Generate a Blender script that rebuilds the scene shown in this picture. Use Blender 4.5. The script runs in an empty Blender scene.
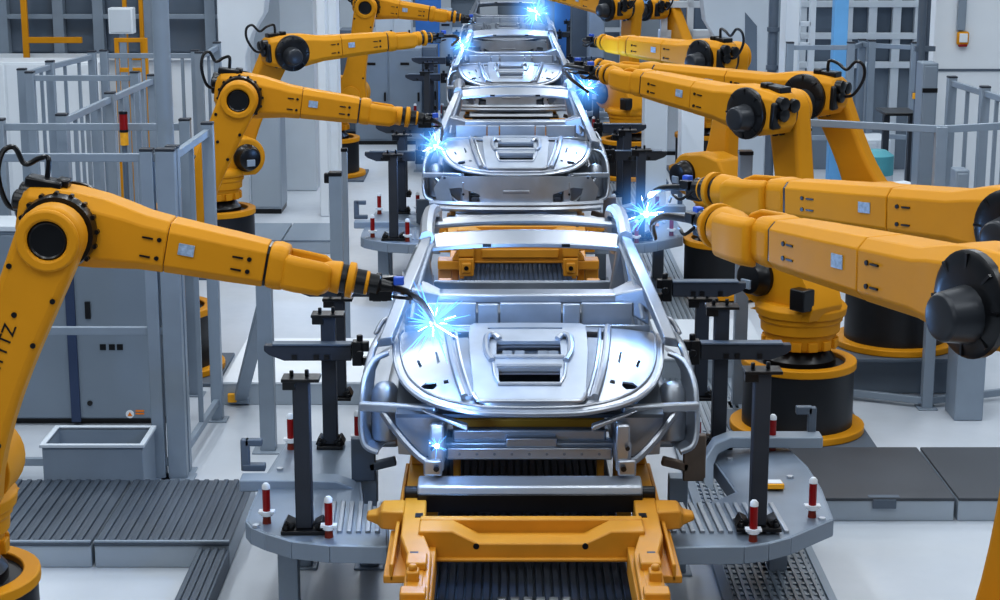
import bpy, bmesh, math, random
from mathutils import Vector, Matrix
from mathutils.geometry import delaunay_2d_cdt
R = random.Random(7)
SC = bpy.context.scene
COL = SC.collection
# ------------------------------------------------------------------ camera model
F, HZ, H = 1800.0, 407.0, 3.95
TH = math.atan(HZ / F)
CT, ST = math.cos(TH), math.sin(TH)
def at(px, py, zc):            # world point at camera depth zc
    a, b = (px - 500) / F * zc, (300 - py) / F * zc
    return Vector((a, b * ST + zc * CT, H + b * CT - zc * ST))
def onZ(px, py, Z):            # world point at height Z
    d = at(px, py, 1.0) - Vector((0, 0, H))
    return Vector((0, 0, H)) + d * ((Z - H) / d.z)
def onY(px, py, Y):
    d = at(px, py, 1.0) - Vector((0, 0, H))
    return Vector((0, 0, H)) + d * (Y / d.y)
cam = bpy.data.cameras.new('camera'); camo = bpy.data.objects.new('camera', cam); COL.objects.link(camo)
camo.location = (0, 0, H); camo.rotation_euler = (math.pi / 2 - TH, 0, 0)
cam.sensor_width = 36; cam.lens = F / 1000 * 36; cam.clip_end = 200
SC.camera = camo
# ------------------------------------------------------------------ materials
MATS = {}
def mat(name, col, rough=.5, metal=0.0, var=.06, scale=8.0, bump=0.0, coat=0.0, emit=None, estr=0.0, stretch=None, spec=.5):
    if name in MATS: return MATS[name]
    m = bpy.data.materials.new(name); m.use_nodes = True
    nt = m.node_tree; b = nt.nodes['Principled BSDF']
    tc = nt.nodes.new('ShaderNodeTexCoord'); no = nt.nodes.new('ShaderNodeTexNoise')
    no.inputs['Scale'].default_value = scale; no.inputs['Detail'].default_value = 4
    src = tc.outputs['Object']
    if stretch:
        mp = nt.nodes.new('ShaderNodeMapping'); mp.inputs['Scale'].default_value = stretch
        nt.links.new(src, mp.inputs['Vector']); src = mp.outputs['Vector']
    nt.links.new(src, no.inputs['Vector'])
    cr = nt.nodes.new('ShaderNodeValToRGB')
    cr.color_ramp.elements[0].position = .3; cr.color_ramp.elements[1].position = .7
    cr.color_ramp.elements[0].color = [max(0, c * (1 - var)) for c in col] + [1]
    cr.color_ramp.elements[1].color = [min(1, c * (1 + var)) for c in col] + [1]
    nt.links.new(no.outputs['Fac'], cr.inputs['Fac']); nt.links.new(cr.outputs['Color'], b.inputs['Base Color'])
    b.inputs['Metallic'].default_value = metal; b.inputs['Specular IOR Level'].default_value = spec
    mr = nt.nodes.new('ShaderNodeMapRange')
    mr.inputs['To Min'].default_value = max(.02, rough * .85); mr.inputs['To Max'].default_value = min(1, rough * 1.15)
    nt.links.new(no.outputs['Fac'], mr.inputs['Value']); nt.links.new(mr.outputs['Result'], b.inputs['Roughness'])
    if coat: b.inputs['Coat Weight'].default_value = coat; b.inputs['Coat Roughness'].default_value = .15
    if bump:
        bp = nt.nodes.new('ShaderNodeBump'); bp.inputs['Strength'].default_value = bump; bp.inputs['Distance'].default_value = .02
        nt.links.new(no.outputs['Fac'], bp.inputs['Height']); nt.links.new(bp.outputs['Normal'], b.inputs['Normal'])
    if emit: b.inputs['Emission Color'].default_value = (*emit, 1); b.inputs['Emission Strength'].default_value = estr
    MATS[name] = m; return m
def s(r, g, b):
    f = lambda c: (c / 255 / 12.92) if c / 255 <= .04045 else ((c / 255 + .055) / 1.055) ** 2.4
    return (f(r), f(g), f(b))
ORANGE = mat('orange_paint', s(204, 142, 28), .5, 0, .05, 3, spec=.22)
ORANGE_D = mat('orange_trolley_paint', s(196, 136, 36), .5, 0, .07, 6)
BLACK = mat('black_plastic', s(17, 18, 21), .3, 0, .15, 10)
PEDBLK = mat('black_pedestal_paint', s(30, 32, 36), .42, 0, .12, 4)
DARK = mat('dark_post_steel', s(52, 57, 66), .5, .1, .1, 5)
GREY = mat('grey_fence_paint', s(140, 152, 165), .45, .1, .05, 4)
GREYD = mat('dark_grey_paint', s(92, 103, 116), .5, .1, .06, 4)
CABG = mat('grey_cabinet_paint', s(126, 138, 151), .5, .05, .05, 1.5)
DECK = mat('grey_deck_steel', s(140, 153, 168), .35, .55, .08, 4)
STEEL = mat('bare_body_steel', s(172, 177, 185), .33, .86, .05, 5)
STEEL2 = mat('brushed_body_steel', s(172, 179, 188), .40, .75, .08, 6)
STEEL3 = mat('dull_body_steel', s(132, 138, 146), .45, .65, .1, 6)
WHITE = mat('white_wall_paint', s(222, 228, 234), .55, 0, .03, 2)
WHITE2 = mat('pale_grey_paint', s(196, 204, 212), .55, 0, .04, 2)
RED = mat('dark_red_plastic', s(140, 6, 8), .35, 0, .1, 20)
BLUE = mat('blue_paint', s(120, 182, 232), .5, 0, .05, 3)
BLUED = mat('deep_blue_paint', s(62, 118, 190), .5, 0, .08, 3)
NAVY = mat('navy_paint', s(50, 66, 96), .5, 0, .1, 3)
GLASS = mat('dark_window_glass', s(116, 128, 142), .12, .2, .12, .8)
STICK = mat('blue_grey_sticker', s(150, 170, 195), .4, 0, .3, 40)
YEL = mat('yellow_sticker', s(235, 170, 40), .5, 0, .1, 30)
TEAL = mat('teal_sheet', s(86, 160, 172), .6, 0, .12, 5)
PLATF = mat('platform_top_steel', s(88, 97, 108), .42, .4, .12, 3, .1, stretch=(2, .6, 1))
PLATS = mat('smooth_platform_top', s(72, 76, 82), .5, .1, .12, 2)
PLATFACE = mat('platform_front_steel', s(168, 178, 188), .45, .2, .05, 2)
BELT = mat('dark_conveyor_steel', s(66, 78, 96), .4, .3, .15, 6)
SILV = mat('polished_roller_steel', s(196, 202, 210), .38, .7, .06, 3, stretch=(1, 12, 12))
BLUELIT = mat('blue_lit_connector', s(50, 90, 190), .4, 0, .1, 10)  # blue light falling on the torch connector, put into its base colour
BROWN = mat('rusty_brown_plate', s(120, 108, 98), .6, .3, .12, 6)
def floor_mat():
    m = bpy.data.materials.new('polished_floor'); m.use_nodes = True; nt = m.node_tree; b = nt.nodes['Principled BSDF']
    tc = nt.nodes.new('ShaderNodeTexCoord'); n1 = nt.nodes.new('ShaderNodeTexNoise'); n1.inputs['Scale'].default_value = .7; n1.inputs['Detail'].default_value = 6
    n2 = nt.nodes.new('ShaderNodeTexNoise'); n2.inputs['Scale'].default_value = 9
    nt.links.new(tc.outputs['Object'], n1.inputs['Vector']); nt.links.new(tc.outputs['Object'], n2.inputs['Vector'])
    cr = nt.nodes.new('ShaderNodeValToRGB'); cr.color_ramp.elements[0].position = .35; cr.color_ramp.elements[1].position = .65
    cr.color_ramp.elements[0].color = (*s(184, 191, 199), 1); cr.color_ramp.elements[1].color = (*s(200, 206, 214), 1)
    nt.links.new(n1.outputs['Fac'], cr.inputs['Fac']); nt.links.new(cr.outputs['Color'], b.inputs['Base Color'])
    mr = nt.nodes.new('ShaderNodeMapRange'); mr.inputs['To Min'].default_value = .25; mr.inputs['To Max'].default_value = .45
    nt.links.new(n2.outputs['Fac'], mr.inputs['Value']); nt.links.new(mr.outputs['Result'], b.inputs['Roughness'])
    return m
FLOORM = floor_mat()
def emis(name, col, st):
    m = bpy.data.materials.new(name); m.use_nodes = True; nt = m.node_tree; nt.nodes.clear()
    o = nt.nodes.new('ShaderNodeOutputMaterial'); e = nt.nodes.new('ShaderNodeEmission')
    e.inputs['Color'].default_value = (*col, 1); e.inputs['Strength'].default_value = st
    nt.links.new(e.outputs[0], o.inputs['Surface']); return m
SPARKW = emis('white_hot_arc', (.75, .9, 1), 14)
SPARKB = emis('blue_spark_streak', (.10, .34, 1), 3.2)
def glow_mat():
    m = bpy.data.materials.new('blue_arc_haze'); m.use_nodes = True; nt = m.node_tree; nt.nodes.clear()
    o = nt.nodes.new('ShaderNodeOutputMaterial'); e = nt.nodes.new('ShaderNodeEmission')
    tc = nt.nodes.new('ShaderNodeTexCoord'); g = nt.nodes.new('ShaderNodeTexGradient'); g.gradient_type = 'SPHERICAL'
    p = nt.nodes.new('ShaderNodeMath'); p.operation = 'POWER'; p.inputs[1].default_value = 2.6
    q = nt.nodes.new('ShaderNodeMath'); q.operation = 'MULTIPLY'; q.inputs[1].default_value = 5.5
    nt.links.new(tc.outputs['Object'], g.inputs['Vector']); nt.links.new(g.outputs['Fac'], p.inputs[0]); nt.links.new(p.outputs[0], q.inputs[0])
    e.inputs['Color'].default_value = (.12, .40, 1, 1); nt.links.new(q.outputs[0], e.inputs['Strength'])
    nt.links.new(e.outputs[0], o.inputs['Volume']); return m
GLOW = glow_mat()
# ------------------------------------------------------------------ mesh builder
class MB:
    def __init__(self): self.v = []; self.f = []
    def add(self, vs, fs):
        b = len(self.v); self.v += [tuple(p) for p in vs]; self.f += [tuple(b + i for i in f) for f in fs]; return self
    def box(self, c, d, rz=0.0, rx=0.0, ry=0.0):
        M = Matrix.Rotation(rz, 3, 'Z') @ Matrix.Rotation(ry, 3, 'Y') @ Matrix.Rotation(rx, 3, 'X'); c = Vector(c); d = Vector(d) / 2
        vs = [c + M @ Vector((x * d.x, y * d.y, z * d.z)) for z in (-1, 1) for x, y in ((-1, -1), (1, -1), (1, 1), (-1, 1))]
        return self.add(vs, [(3, 2, 1, 0), (4, 5, 6, 7), (0, 1, 5, 4), (1, 2, 6, 5), (2, 3, 7, 6), (3, 0, 4, 7)])
    def span(self, x0, x1, y0, y1, z0, z1):
        return self.box(((x0 + x1) / 2, (y0 + y1) / 2, (z0 + z1) / 2), (abs(x1 - x0), abs(y1 - y0), abs(z1 - z0)))
    def beam(self, p, q, w, h, up=(0, 0, 1)):       # rectangular bar from p to q
        p, q = Vector(p), Vector(q); a = (q - p).normalized(); u = Vector(up)
        if abs(a.dot(u)) > .98: u = Vector((0, 1, 0))
        r = a.cross(u).normalized(); u = r.cross(a)
        vs = [o + r * sx * w / 2 + u * sy * h / 2 for o in (p, q) for sx, sy in ((-1, -1), (1, -1), (1, 1), (-1, 1))]
        return self.add(vs, [(0, 1, 2, 3), (7, 6, 5, 4), (0, 4, 5, 1), (1, 5, 6, 2), (2, 6, 7, 3), (3, 7, 4, 0)])
    def loft(self, rings, caps=True):
        n = len(rings[0]); vs = [p for r in rings for p in r]; fs = []
        for i in range(len(rings) - 1):
            for j in range(n):
                k = (j + 1) % n; fs.append((i * n + j, i * n + k, (i + 1) * n + k, (i + 1) * n + j))
        if caps: fs.append(tuple(range(n - 1, -1, -1))); fs.append(tuple((len(rings) - 1) * n + j for j in range(n)))
        return self.add(vs, fs)
    def cyl(self, p, q, r0, r1=None, n=24, caps=True):
        r1 = r0 if r1 is None else r1; p, q = Vector(p), Vector(q); a = (q - p).normalized()
        u = a.orthogonal().normalized(); w = a.cross(u)
        return self.loft([[o + (u * math.cos(t) + w * math.sin(t)) * r for t in (2 * math.pi * i / n for i in range(n))] for o, r in ((p, r0), (q, r1))], caps)
    def lathe(self, p, ax, prof, n=32, caps=True):   # prof: (distance along axis, radius)
        p, a = Vector(p), Vector(ax).normalized(); u = a.orthogonal().normalized(); w = a.cross(u)
        return self.loft([[p + a * d + (u * math.cos(t) + w * math.sin(t)) * max(r, 1e-4) for t in (2 * math.pi * i / n for i in range(n))] for d, r in prof], caps)
    def ring(self, p, ax, ro, ri, h, n=36):
        self.lathe(p, ax, [(0, ri), (0, ro), (h, ro), (h, ri), (0, ri)], n, False); return self
    def tube(self, pts, r, n=8, smooth=0):
        P = [Vector(p) for p in pts]
        if smooth:
            Q = []
            for i in range(len(P) - 1):
                a, b, c, d = P[max(i - 1, 0)], P[i], P[i + 1], P[min(i + 2, len(P) - 1)]
                for k in range(smooth):
                    t = k / smooth
                    Q.append(.5 * ((2 * b) + (c - a) * t + (2 * a - 5 * b + 4 * c - d) * t * t + (3 * b - a - 3 * c + d) * t ** 3))
            P = Q + [P[-1]]
        rs = r if isinstance(r, (list, tuple)) else [r] * len(P)
        if len(rs) != len(P): rs = [rs[0] + (rs[-1] - rs[0]) * i / (len(P) - 1) for i in range(len(P))]
        T = [(P[min(i + 1, len(P) - 1)] - P[max(i - 1, 0)]).normalized() for i in range(len(P))]
        u = T[0].orthogonal().normalized(); rings = []
        for i, p in enumerate(P):
            u = (u - T[i] * u.dot(T[i])).normalized(); w = T[i].cross(u)
            rings.append([p + (u * math.cos(t) + w * math.sin(t)) * rs[i] for t in (2 * math.pi * k / n for k in range(n))])
        return self.loft(rings)
    def prism(self, out, f0, f1):                    # out: 2D outline; f0/f1 map (a,b)->3D on the two faces
        return self.loft([[f0(a, b) for a, b in out], [f1(a, b) for a, b in out]])
    def plate(self, out, holes, th, warp, step=.06): # curved sheet with real holes
        pts, edges = [], []
        def loop(L):
            b = len(pts); n = len(L)
            for i in range(n):
                p, q = Vector(L[i]), Vector(L[(i + 1) % n]); k = max(1, int((q - p).length / step))
                for j in range(k): pts.append(p.lerp(q, j / k))
            m = len(pts) - b
            for i in range(m): edges.append((b + i, b + (i + 1) % m))
        loop(out)
        for h in holes: loop(h)
        def inside(p, L):
            c = False; n = len(L)
            for i in range(n):
                (x1, y1), (x2, y2) = L[i], L[(i + 1) % n]
                if (y1 > p[1]) != (y2 > p[1]) and p[0] < (x2 - x1) * (p[1] - y1) / (y2 - y1) + x1: c = not c
            return c
        xs = [p[0] for p in out]; ys = [p[1] for p in out]
        nb = list(pts); x = min(xs) + step / 2
        while x < max(xs):
            y = min(ys) + step / 2
            while y < max(ys):
                if inside((x, y), out) and not any(inside((x, y), h) for h in holes) and min((Vector((x, y)) - q).length for q in nb) > step * .5: pts.append(Vector((x, y)))
                y += step
            x += step
        V, E, Fc, *_ = delaunay_2d_cdt(pts, edges, [], 0, 1e-5)
        tris = []
        for f in Fc:
            c = sum((V[i] for i in f), Vector((0, 0))) / len(f)
            if inside(c, out) and not any(inside(c, h) for h in holes): tris.append(f)
        n = len(V); top = [Vector((p.x, p.y, warp(p.x, p.y))) for p in V]; bot = [p - Vector((0, 0, th)) for p in top]
        cnt = {}
        for f in tris:
            for i in range(3):
                a, b = f[i], f[(i + 1) % 3]; cnt[(a, b)] = 1
        side = [(a, a + n, b + n, b) for (a, b) in cnt if (b, a) not in cnt]
        return self.add(top + bot, [tuple(f) for f in tris] + [tuple(i + n for i in reversed(f)) for f in tris] + side)
    def build(self, name, m, parent=None, bevel=0.0, smooth=38, seg=2, loc=None):
        me = bpy.data.meshes.new(name); me.from_pydata([tuple(p) for p in self.v], [], self.f); me.validate()
        bm = bmesh.new(); bm.from_mesh(me); bmesh.ops.recalc_face_normals(bm, faces=bm.faces); bm.to_mesh(me); bm.free()
        me.materials.append(m)
        if smooth: me.shade_smooth(); me.set_sharp_from_angle(angle=math.radians(smooth))
        o = bpy.data.objects.new(name, me); COL.objects.link(o)
        if parent: o.parent = parent
        if loc: o.location = loc
        if bevel:
            b = o.modifiers.new('edge', 'BEVEL'); b.width = bevel; b.segments = seg; b.limit_method = 'ANGLE'; b.angle_limit = math.radians(35); b.harden_normals = False
        return o
def tag(o, label=None, cat=None, group=None, kind=None):
    if label: o['label'] = label
    if cat: o['category'] = cat
    if group: o['group'] = group
    if kind: o['kind'] = kind
    return o
def thing(name, label, cat, loc=(0, 0, 0), rz=0.0, group=None):
    o = bpy.data.objects.new(name, None); COL.objects.link(o); o.location = loc; o.rotation_euler = (0, 0, rz); o.empty_display_size = .1
    return tag(o, label, cat, group)
def struct(name, mb, m, bevel=0.0, parent=None, **k):
    o = mb.build(name, m, parent, bevel, **k)
    if not parent: o['kind'] = 'structure'
    return o
def copy_tree(o, parent=None):
    c = o.copy(); COL.objects.link(c)
    if parent: c.parent = parent
    for ch in list(o.children): copy_tree(ch, c)
    return c
#@@PART2
# ------------------------------------------------------------------ welding robots
def fillet_outline(S, E, rS, rE, waist, k=14):
    """side outline of a link arm: two round ends joined by a waisted web"""
    a = (E - S); L = a.length; a /= L; n = Vector((-a.y, a.x)); out = []
    for i in range(k + 1):
        t = -math.pi / 2 + math.pi * i / k - 0.0
        out.append(E + (a * math.cos(t) + n * math.sin(t)) * rE)
    M = 10
    def hw(t):
        e = rS + (rE - rS) * t
        return e - (e - waist) * math.sin(math.pi * t) ** .8
    for i in range(1, M): out.append(S + a * L * (1 - i / M) + n * hw(1 - i / M))
    for i in range(k + 1):
        t = math.pi / 2 + math.pi * i / k
        out.append(S + (a * math.cos(t) + n * math.sin(t)) * rS)
    for i in range(1, M): out.append(S + a * L * (i / M) - n * hw(i / M))
    return [(p.x, p.y) for p in out]
def robot(label, B, E, W, tip=None, ped=.57, z0=0.0, side=1, sc=1.0, shoulder_lift=.62, cable='loop', plinth=True, letters=False, detail=2, bulge=None, hand_k=1.0, sx=.35, link_near=False, rear=None, group='welding robots along the line'):
    B = Vector((B[0], B[1], z0)); d = Vector((W.x - B.x, W.y - B.y)); az = math.atan2(d.y, d.x) - math.asin(.08 * sc * side / d.length)
    lv = Vector((-math.sin(az), math.cos(az), 0)); ww = (-.31 if link_near else .19) * sc * side      # elbow: view ray meets the arm's own plane
    rd = at(E[0], E[1], 1.0) - Vector((0, 0, H)); t_ = (B + lv * ww - Vector((0, 0, H))).dot(lv) / rd.dot(lv); E = Vector((0, 0, H)) + rd * t_
    ca, sa = math.cos(az), math.sin(az)
    rk = rear or (.8 if link_near else 1.0)
    root = thing('welding_robot', label, 'robot', B, az, group)
    def loc(p): q = p - B; return Vector((q.x * ca + q.y * sa, -q.x * sa + q.y * ca, q.z))
    e3, w3 = loc(E), loc(W); Eu = Vector((e3.x, e3.z)); Wu = Vector((w3.x, w3.z)); Wl = (Wu - Eu).length
    ax = (Wu - Eu) / Wl; nx = Vector((-ax.y, ax.x))
    sd = side; n = 36 if detail > 1 else 24
    wf = .08 * sc * sd
    def Fp(a, h, w): q = Eu + ax * a + nx * h; return Vector((q.x, wf + w * sd, q.y))
    Z = Vector((0, 0, 1)); Yv = Vector((0, 1, 0))
    # pedestal
    m = MB(); m.lathe((0, 0, .04), Z, [(0, .41), (ped - .07, .41), (ped - .07, .405)], n)
    pd = m.build('pedestal', BLACK if not detail else PEDBLK, root)
    tag(pd, 'round black robot pedestal')
    m = MB(); m.ring((0, 0, .03), Z, .50, .40, .055, n); m.build('pedestal_flange', ORANGE, pd, .008)
    if plinth: m = MB(); m.box((0, 0, .015), (1.02, 1.02, .03), rz=-az); m.build('floor_plate', GREYD, pd, .006)
    m = MB(); m.ring((0, 0, ped - .055), Z, .425, .34, .06, n); m.build('pedestal_rim', ORANGE, pd, .008)
    # base
    m = MB(); m.lathe((0, 0, ped - .03), Z, [(0, .27), (.05, .27), (.13, .2), (.16, .2)], n); bn = m.build('base_neck', BLACK, root)
    m = MB(); zb = ped + .10
    m.lathe((0, 0, zb), Z, [(0, .24), (.015, .255), (.12, .265), (.125, .29), (.2, .295), (.21, .31), (.25, .31), (.26, .27), (.27, .26)], n)
    for i in range(14):
        t = 2 * math.pi * i / 14; m.box((.262 * math.cos(t), .262 * math.sin(t), zb + .045), (.04, .075, .07), rz=t)
    m.build('robot_base', ORANGE, root, .006)
    # carousel with shoulder
    Su = Vector((sx * sc, ped + shoulder_lift))
    m = MB(); zc = zb + .26
    out = []
    for i in range(17):
        t = -.55 * math.pi + 1.1 * math.pi * i / 16; out.append((Su.x + .215 * math.cos(t), Su.y + .215 * math.sin(t)))
    out += [(.12, Su.y + .24), (-.12, Su.y + .2), (-.3, zc + .22), (-.34, zc + .1), (-.30, zc), (.3, zc)]
    out = [(a, b) for a, b in out if b >= zc - .001]
    w0, w1 = -.075 * sc, .24 * sc
    m.prism(out, lambda a, b: Vector((a, w0 * sd, b)), lambda a, b: Vector((a, w1 * sd, b)))
    m.lathe((0, 0, zc - .01), Z, [(0, .33), (.06, .34), (.1, .30)], n)
    cr = m.build('carousel', ORANGE, root, .03, seg=3)
    m = MB(); S3 = Vector((Su.x, w1 * sd, Su.y)); m.lathe(S3 - Yv * sd * .02, Yv * sd, [(0, .145), (.05, .145), (.06, .135), (.14, .115), (.15, .09)], n)
    sm = m.build('shoulder_motor', BLACK, root)
    m = MB(); m.box(S3 + Yv * sd * .135 + Vector((0, 0, -.04)), (.09, .03, .07)); m.build('motor_plug', GREY, sm, .005)
    m = MB(); m.box((-.26, (w1 + .03) * sd, zc + .17), (.14, .12, .16)); m.build('junction_box', BLACK, root, .012)
    # link arm on the other side of the forearm
    l0, l1 = -.125 * sc, -.30 * sc
    m = MB(); out = fillet_outline(Su, Eu, .22 * sc, .155 * sc, .135 * sc)
    m.prism(out, lambda a, b: Vector((a, l0 * sd, b)), lambda a, b: Vector((a, l1 * sd, b)))
    la = m.build('link_arm', ORANGE, root, .035 * sc, seg=3)
    E3 = Vector((Eu.x, 0, Eu.y)); sdv = Yv * sd
    m = MB(); m.ring(E3 + sdv * (l1 + .01), -sdv, .145 * sc, .092 * sc, .035 * sc, n); m.build('hub_ring', ORANGE, la, .012)
    m = MB(); m.lathe(E3 + sdv * (l1 + .01), -sdv, [(0, .094 * sc), (.012, .094 * sc), (.018, .084 * sc), (.012, .076 * sc), (.014, 0.001)], n); m.build('hub_cap', BLACK, la)
    m = MB(); m.lathe(Vector((Su.x, (l1 + .01) * sd, Su.y)), -sdv, [(0, .13 * sc), (.03, .125 * sc), (.035, .1 * sc)], n); m.build('shoulder_cap', ORANGE, la)
    if detail > 1:
        adir = (Eu - Su).normalized(); pn = Vector((-adir.y, adir.x))
        for t, q in ((.86, .12), (.80, -.12), (.62, -.11), (.22, -.13), (.70, .02)):
            p = Su + (Eu - Su) * t + pn * q * sc; m = MB(); m.cyl(Vector((p.x, l1 * sd, p.y)), Vector((p.x, (l1 - .006) * sd, p.y)), .013, n=10); m.build('screw_hole', BLACK, la)
    if letters:
        cu = bpy.data.curves.new('lettering', 'FONT'); cu.body = 'KYYTZ'; cu.size = .085; cu.align_x = 'CENTER'; cu.align_y = 'CENTER'; cu.extrude = .001
        tmp = bpy.data.objects.new('tmp', cu); COL.objects.link(tmp)
        me = bpy.data.meshes.new_from_object(tmp.evaluated_get(bpy.context.evaluated_depsgraph_get())); bpy.data.objects.remove(tmp)
        me.materials.append(BLACK); t = bpy.data.objects.new('lettering', me); COL.objects.link(t); t.parent = la
        p = Su + (Eu - Su) * .56 + pn * .015
        X = Vector((adir.x, 0, adir.y)); N = -sdv; Yd = N.cross(X)
        M = Matrix((X, Yd, N)).transposed().to_4x4(); M.translation = Vector((p.x, (l1 - .003) * sd, p.y)); t.matrix_local = M
    # elbow flange ring between link arm and forearm
    m = MB(); m.lathe(E3 + sdv * (l0 - .01), sdv, [(0, .172 * sc), (.035 * sc, .18 * sc), (.07 * sc, .18 * sc), (.075 * sc, .155 * sc)], n)
    for i in range(16):
        t = 2 * math.pi * i / 16; c = E3 + sdv * (l0 + .045 * sc) + Vector((math.cos(t), 0, math.sin(t))) * .181 * sc
        m.cyl(c - sdv * .02 * sc, c + sdv * .02 * sc, .012 * sc, n=6)
    m.build('elbow_flange', BLACK, root)
    # forearm castings
    def oct_ring(a, up, dn, hw, c):
        k = sc; a, up, dn, hw, c = a, up * k, dn * k, hw * k, c * k
        return [Fp(a, *q) for q in ((up, -hw + c), (up, hw - c), (up - c, hw), (-dn + c, hw), (-dn, hw - c), (-dn, -hw + c), (-dn + c, -hw), (up - c, -hw))]
    Lf = Wl
    hb = bulge or 1.0
    m = MB(); m.loft([oct_ring(*q) for q in (
        (-.27 * rk * sc, .12, .06, .10, .03), (-.22 * rk * sc, .17, .12, .13, .04), (-.10 * rk * sc, .185, .155, .15, .05), (.04 * sc, .188 * hb, .168, .155, .06),
        (.17 * sc, .18 * hb, .158, .15, .06), (.28 * sc, .16, .14, .14, .05), (.38 * sc, .14, .125, .132, .045), (Lf * .36, .13, .118, .128, .042))])
    fa = m.build('forearm', ORANGE, root, .008)
    m = MB(); m.loft([oct_ring(Lf * .355, .122, .11, .12, .04), oct_ring(Lf * .366, .122, .11, .12, .04)]); m.build('forearm_seam', BLACK, fa)
    m = MB(); m.loft([oct_ring(Lf * .362, .13, .116, .127, .042), oct_ring(Lf * .56, .118, .108, .116, .04), oct_ring(Lf * .575, .118, .108, .116, .04), oct_ring(Lf * .70, .108, .1, .105, .036)])
    fx = m.build('forearm_extension', ORANGE, root, .006)
    m = MB(); m.loft([oct_ring(Lf * .695, .1, .093, .098, .03), oct_ring(Lf * .708, .1, .093, .098, .03)]); m.build('wrist_seam', BLACK, fx)
    if detail > 1:
        for a0, st in ((Lf * .47, 1), (Lf * .47, -1)):
            pass
        for a, h in ((Lf * .31, .045), (Lf * .31, -.045), (Lf * .62, .03), (Lf * .62, -.03)):
            for q in (-1, 1):
                hw = .132 if a < Lf * .4 else .113
                m = MB(); m.box(Fp(a - .02, h * sc, q * hw * sc), (.05 * sc, .012, .008), ry=-math.atan2(ax.y, ax.x)); m.build('slot', BLACK, fx)
                m = MB(); m.cyl(Fp(a + .035, h * sc, q * (hw - .02) * sc), Fp(a + .035, h * sc, q * (hw + .004) * sc), .011, n=8); m.build('screw', BLACK, fx)
        for q in (-1, 1):
            m = MB(); m.box(Fp(Lf * .43, .02 * sc, q * .1235 * sc), (.075 * sc, .012, .055 * sc), ry=-math.atan2(ax.y, ax.x))
            tag(m.build('sticker', STICK, fx), 'blue-grey rating sticker')
    # wrist: a fork with a slot, knuckle, flange
    k = sc * hand_k
    a0, a1, a2, a3 = Lf * .705, Lf * .775, Lf * .895, Lf * .93
    m = MB(); m.loft([oct_ring(a0, .106, .1, .104, .036), oct_ring(a0 + (a1 - a0) * .5, .112, .105, .112, .04), oct_ring(a1, .105, .1, .11, .04)])
    def prong(q):
        def pr(a, up, dn, wa, wb): return [Fp(a, up * k, q * wa * k), Fp(a, up * k * .75, q * wb * k), Fp(a, -dn * k * .75, q * wb * k), Fp(a, -dn * k, q * wa * k)]
        m.loft([pr(a1 - .02, .09, .1, .06, .116), pr(a1 + (a2 - a1) * .3, .088, .1, .08, .13), pr(a2, .085, .096, .075, .125), pr(a3, .06, .07, .05, .095)])
    prong(1); prong(-1)
    wr = m.build('wrist_fork', ORANGE, root, .02 * sc, seg=3)
    m = MB(); m.cyl(Fp((a1 + a2) / 2 + .05, -.045, -.09 * k), Fp((a1 + a2) / 2 + .05, -.045, .09 * k), .045 * k, n=20)
    m.lathe(Fp((a1 + a2) / 2, 0, 0), (Fp(1, 0, 0) - Fp(0, 0, 0)), [(0.05, .035 * k), (a2 - (a1 + a2) / 2 - .02, .05 * k), (a3 - (a1 + a2) / 2 - .01, .075 * k), (Lf - (a1 + a2) / 2 - .055, .08 * k), (Lf - (a1 + a2) / 2 - .05, .06 * k)], 20)
    m.build('wrist_knuckle', ORANGE, wr, .006)
    X = (Fp(1, 0, 0) - Fp(0, 0, 0))
    m = MB(); m.lathe(Fp(Lf - .05, 0, 0), X, [(-.03, .07 * k), (.022, .07 * k)], 24); m.lathe(Fp(Lf + .015, 0, 0), X, [(0, .06 * k), (.05, .06 * k)], 24); m.build('wrist_seal', BLACK, wr)
    m = MB(); m.lathe(Fp(Lf - .026, 0, 0), X, [(0, .06 * k), (.005, .086 * k), (.035, .086 * k), (.045, .06 * k)], 24); m.lathe(Fp(Lf + .05, 0, 0), X, [(0, .045 * k), (.004, .058 * k), (.03, .058 * k), (.034, .045 * k)], 24)
    m.build('tool_flange', ORANGE, wr, .004)
    # torch
    p0 = Fp(Lf + .08, 0, 0)
    if tip is not None:
        tl = loc(tip); dv = tl - p0; Lt = dv.length
        m = MB(); m.lathe(p0, X, [(0, .05 * k), (.05, .052 * k), (.06, .035 * k), (.12, .03 * k), (.125, .02)], 16)
        m.box(p0 + X * .06 + Vector((0, 0, -.045)), (.11, .06, .05)); m.box(p0 + X * .10 + Vector((0, .04 * sd, .02)), (.07, .05, .05))
        wt = m.build('welding_torch', BLACK, root, .004)
        pA = p0 + X * .12; c_ = pA + X * min(Lt * .42, max(.06, (tl - pA).dot(X) * .6)); bz = lambda t: pA * (1 - t) ** 2 + c_ * 2 * t * (1 - t) + tl * t * t; mid, q1 = bz(.35), bz(.7)
        m = MB(); m.tube([pA - X * .05, pA, mid, q1, tl], [.024, .014], 10, 6); m.build('torch_neck', BLACK, wt)
        m = MB(); m.box(p0 + X * .15 + Vector((0, -.02, .045)), (.05, .04, .04)); m.build('torch_connector', BLUELIT, wt, .006)
        m = MB(); m.tube([p0 + X * .02 + Vector((0, .05, 0)), p0 + X * .1 + Vector((0, .08, -.06)), p0 + X * .2 + Vector((0, .05, -.05)), pA.lerp(tl, .4)], .009, 6, 6); m.build('torch_cable', BLACK, wt)
    # elbow motor with visible black disc on the open side
    w1e = .145 * sc
    def side_at(h): return wf + h * sd
    c = Vector((Eu.x, wf + (w1e - .01) * sd, Eu.y))
    m = MB(); m.lathe(c, sdv, [(0, .19 * sc), (.03, .19 * sc), (.04, .175 * sc), (.05, .13 * sc), (.05, .001)], n)
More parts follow.
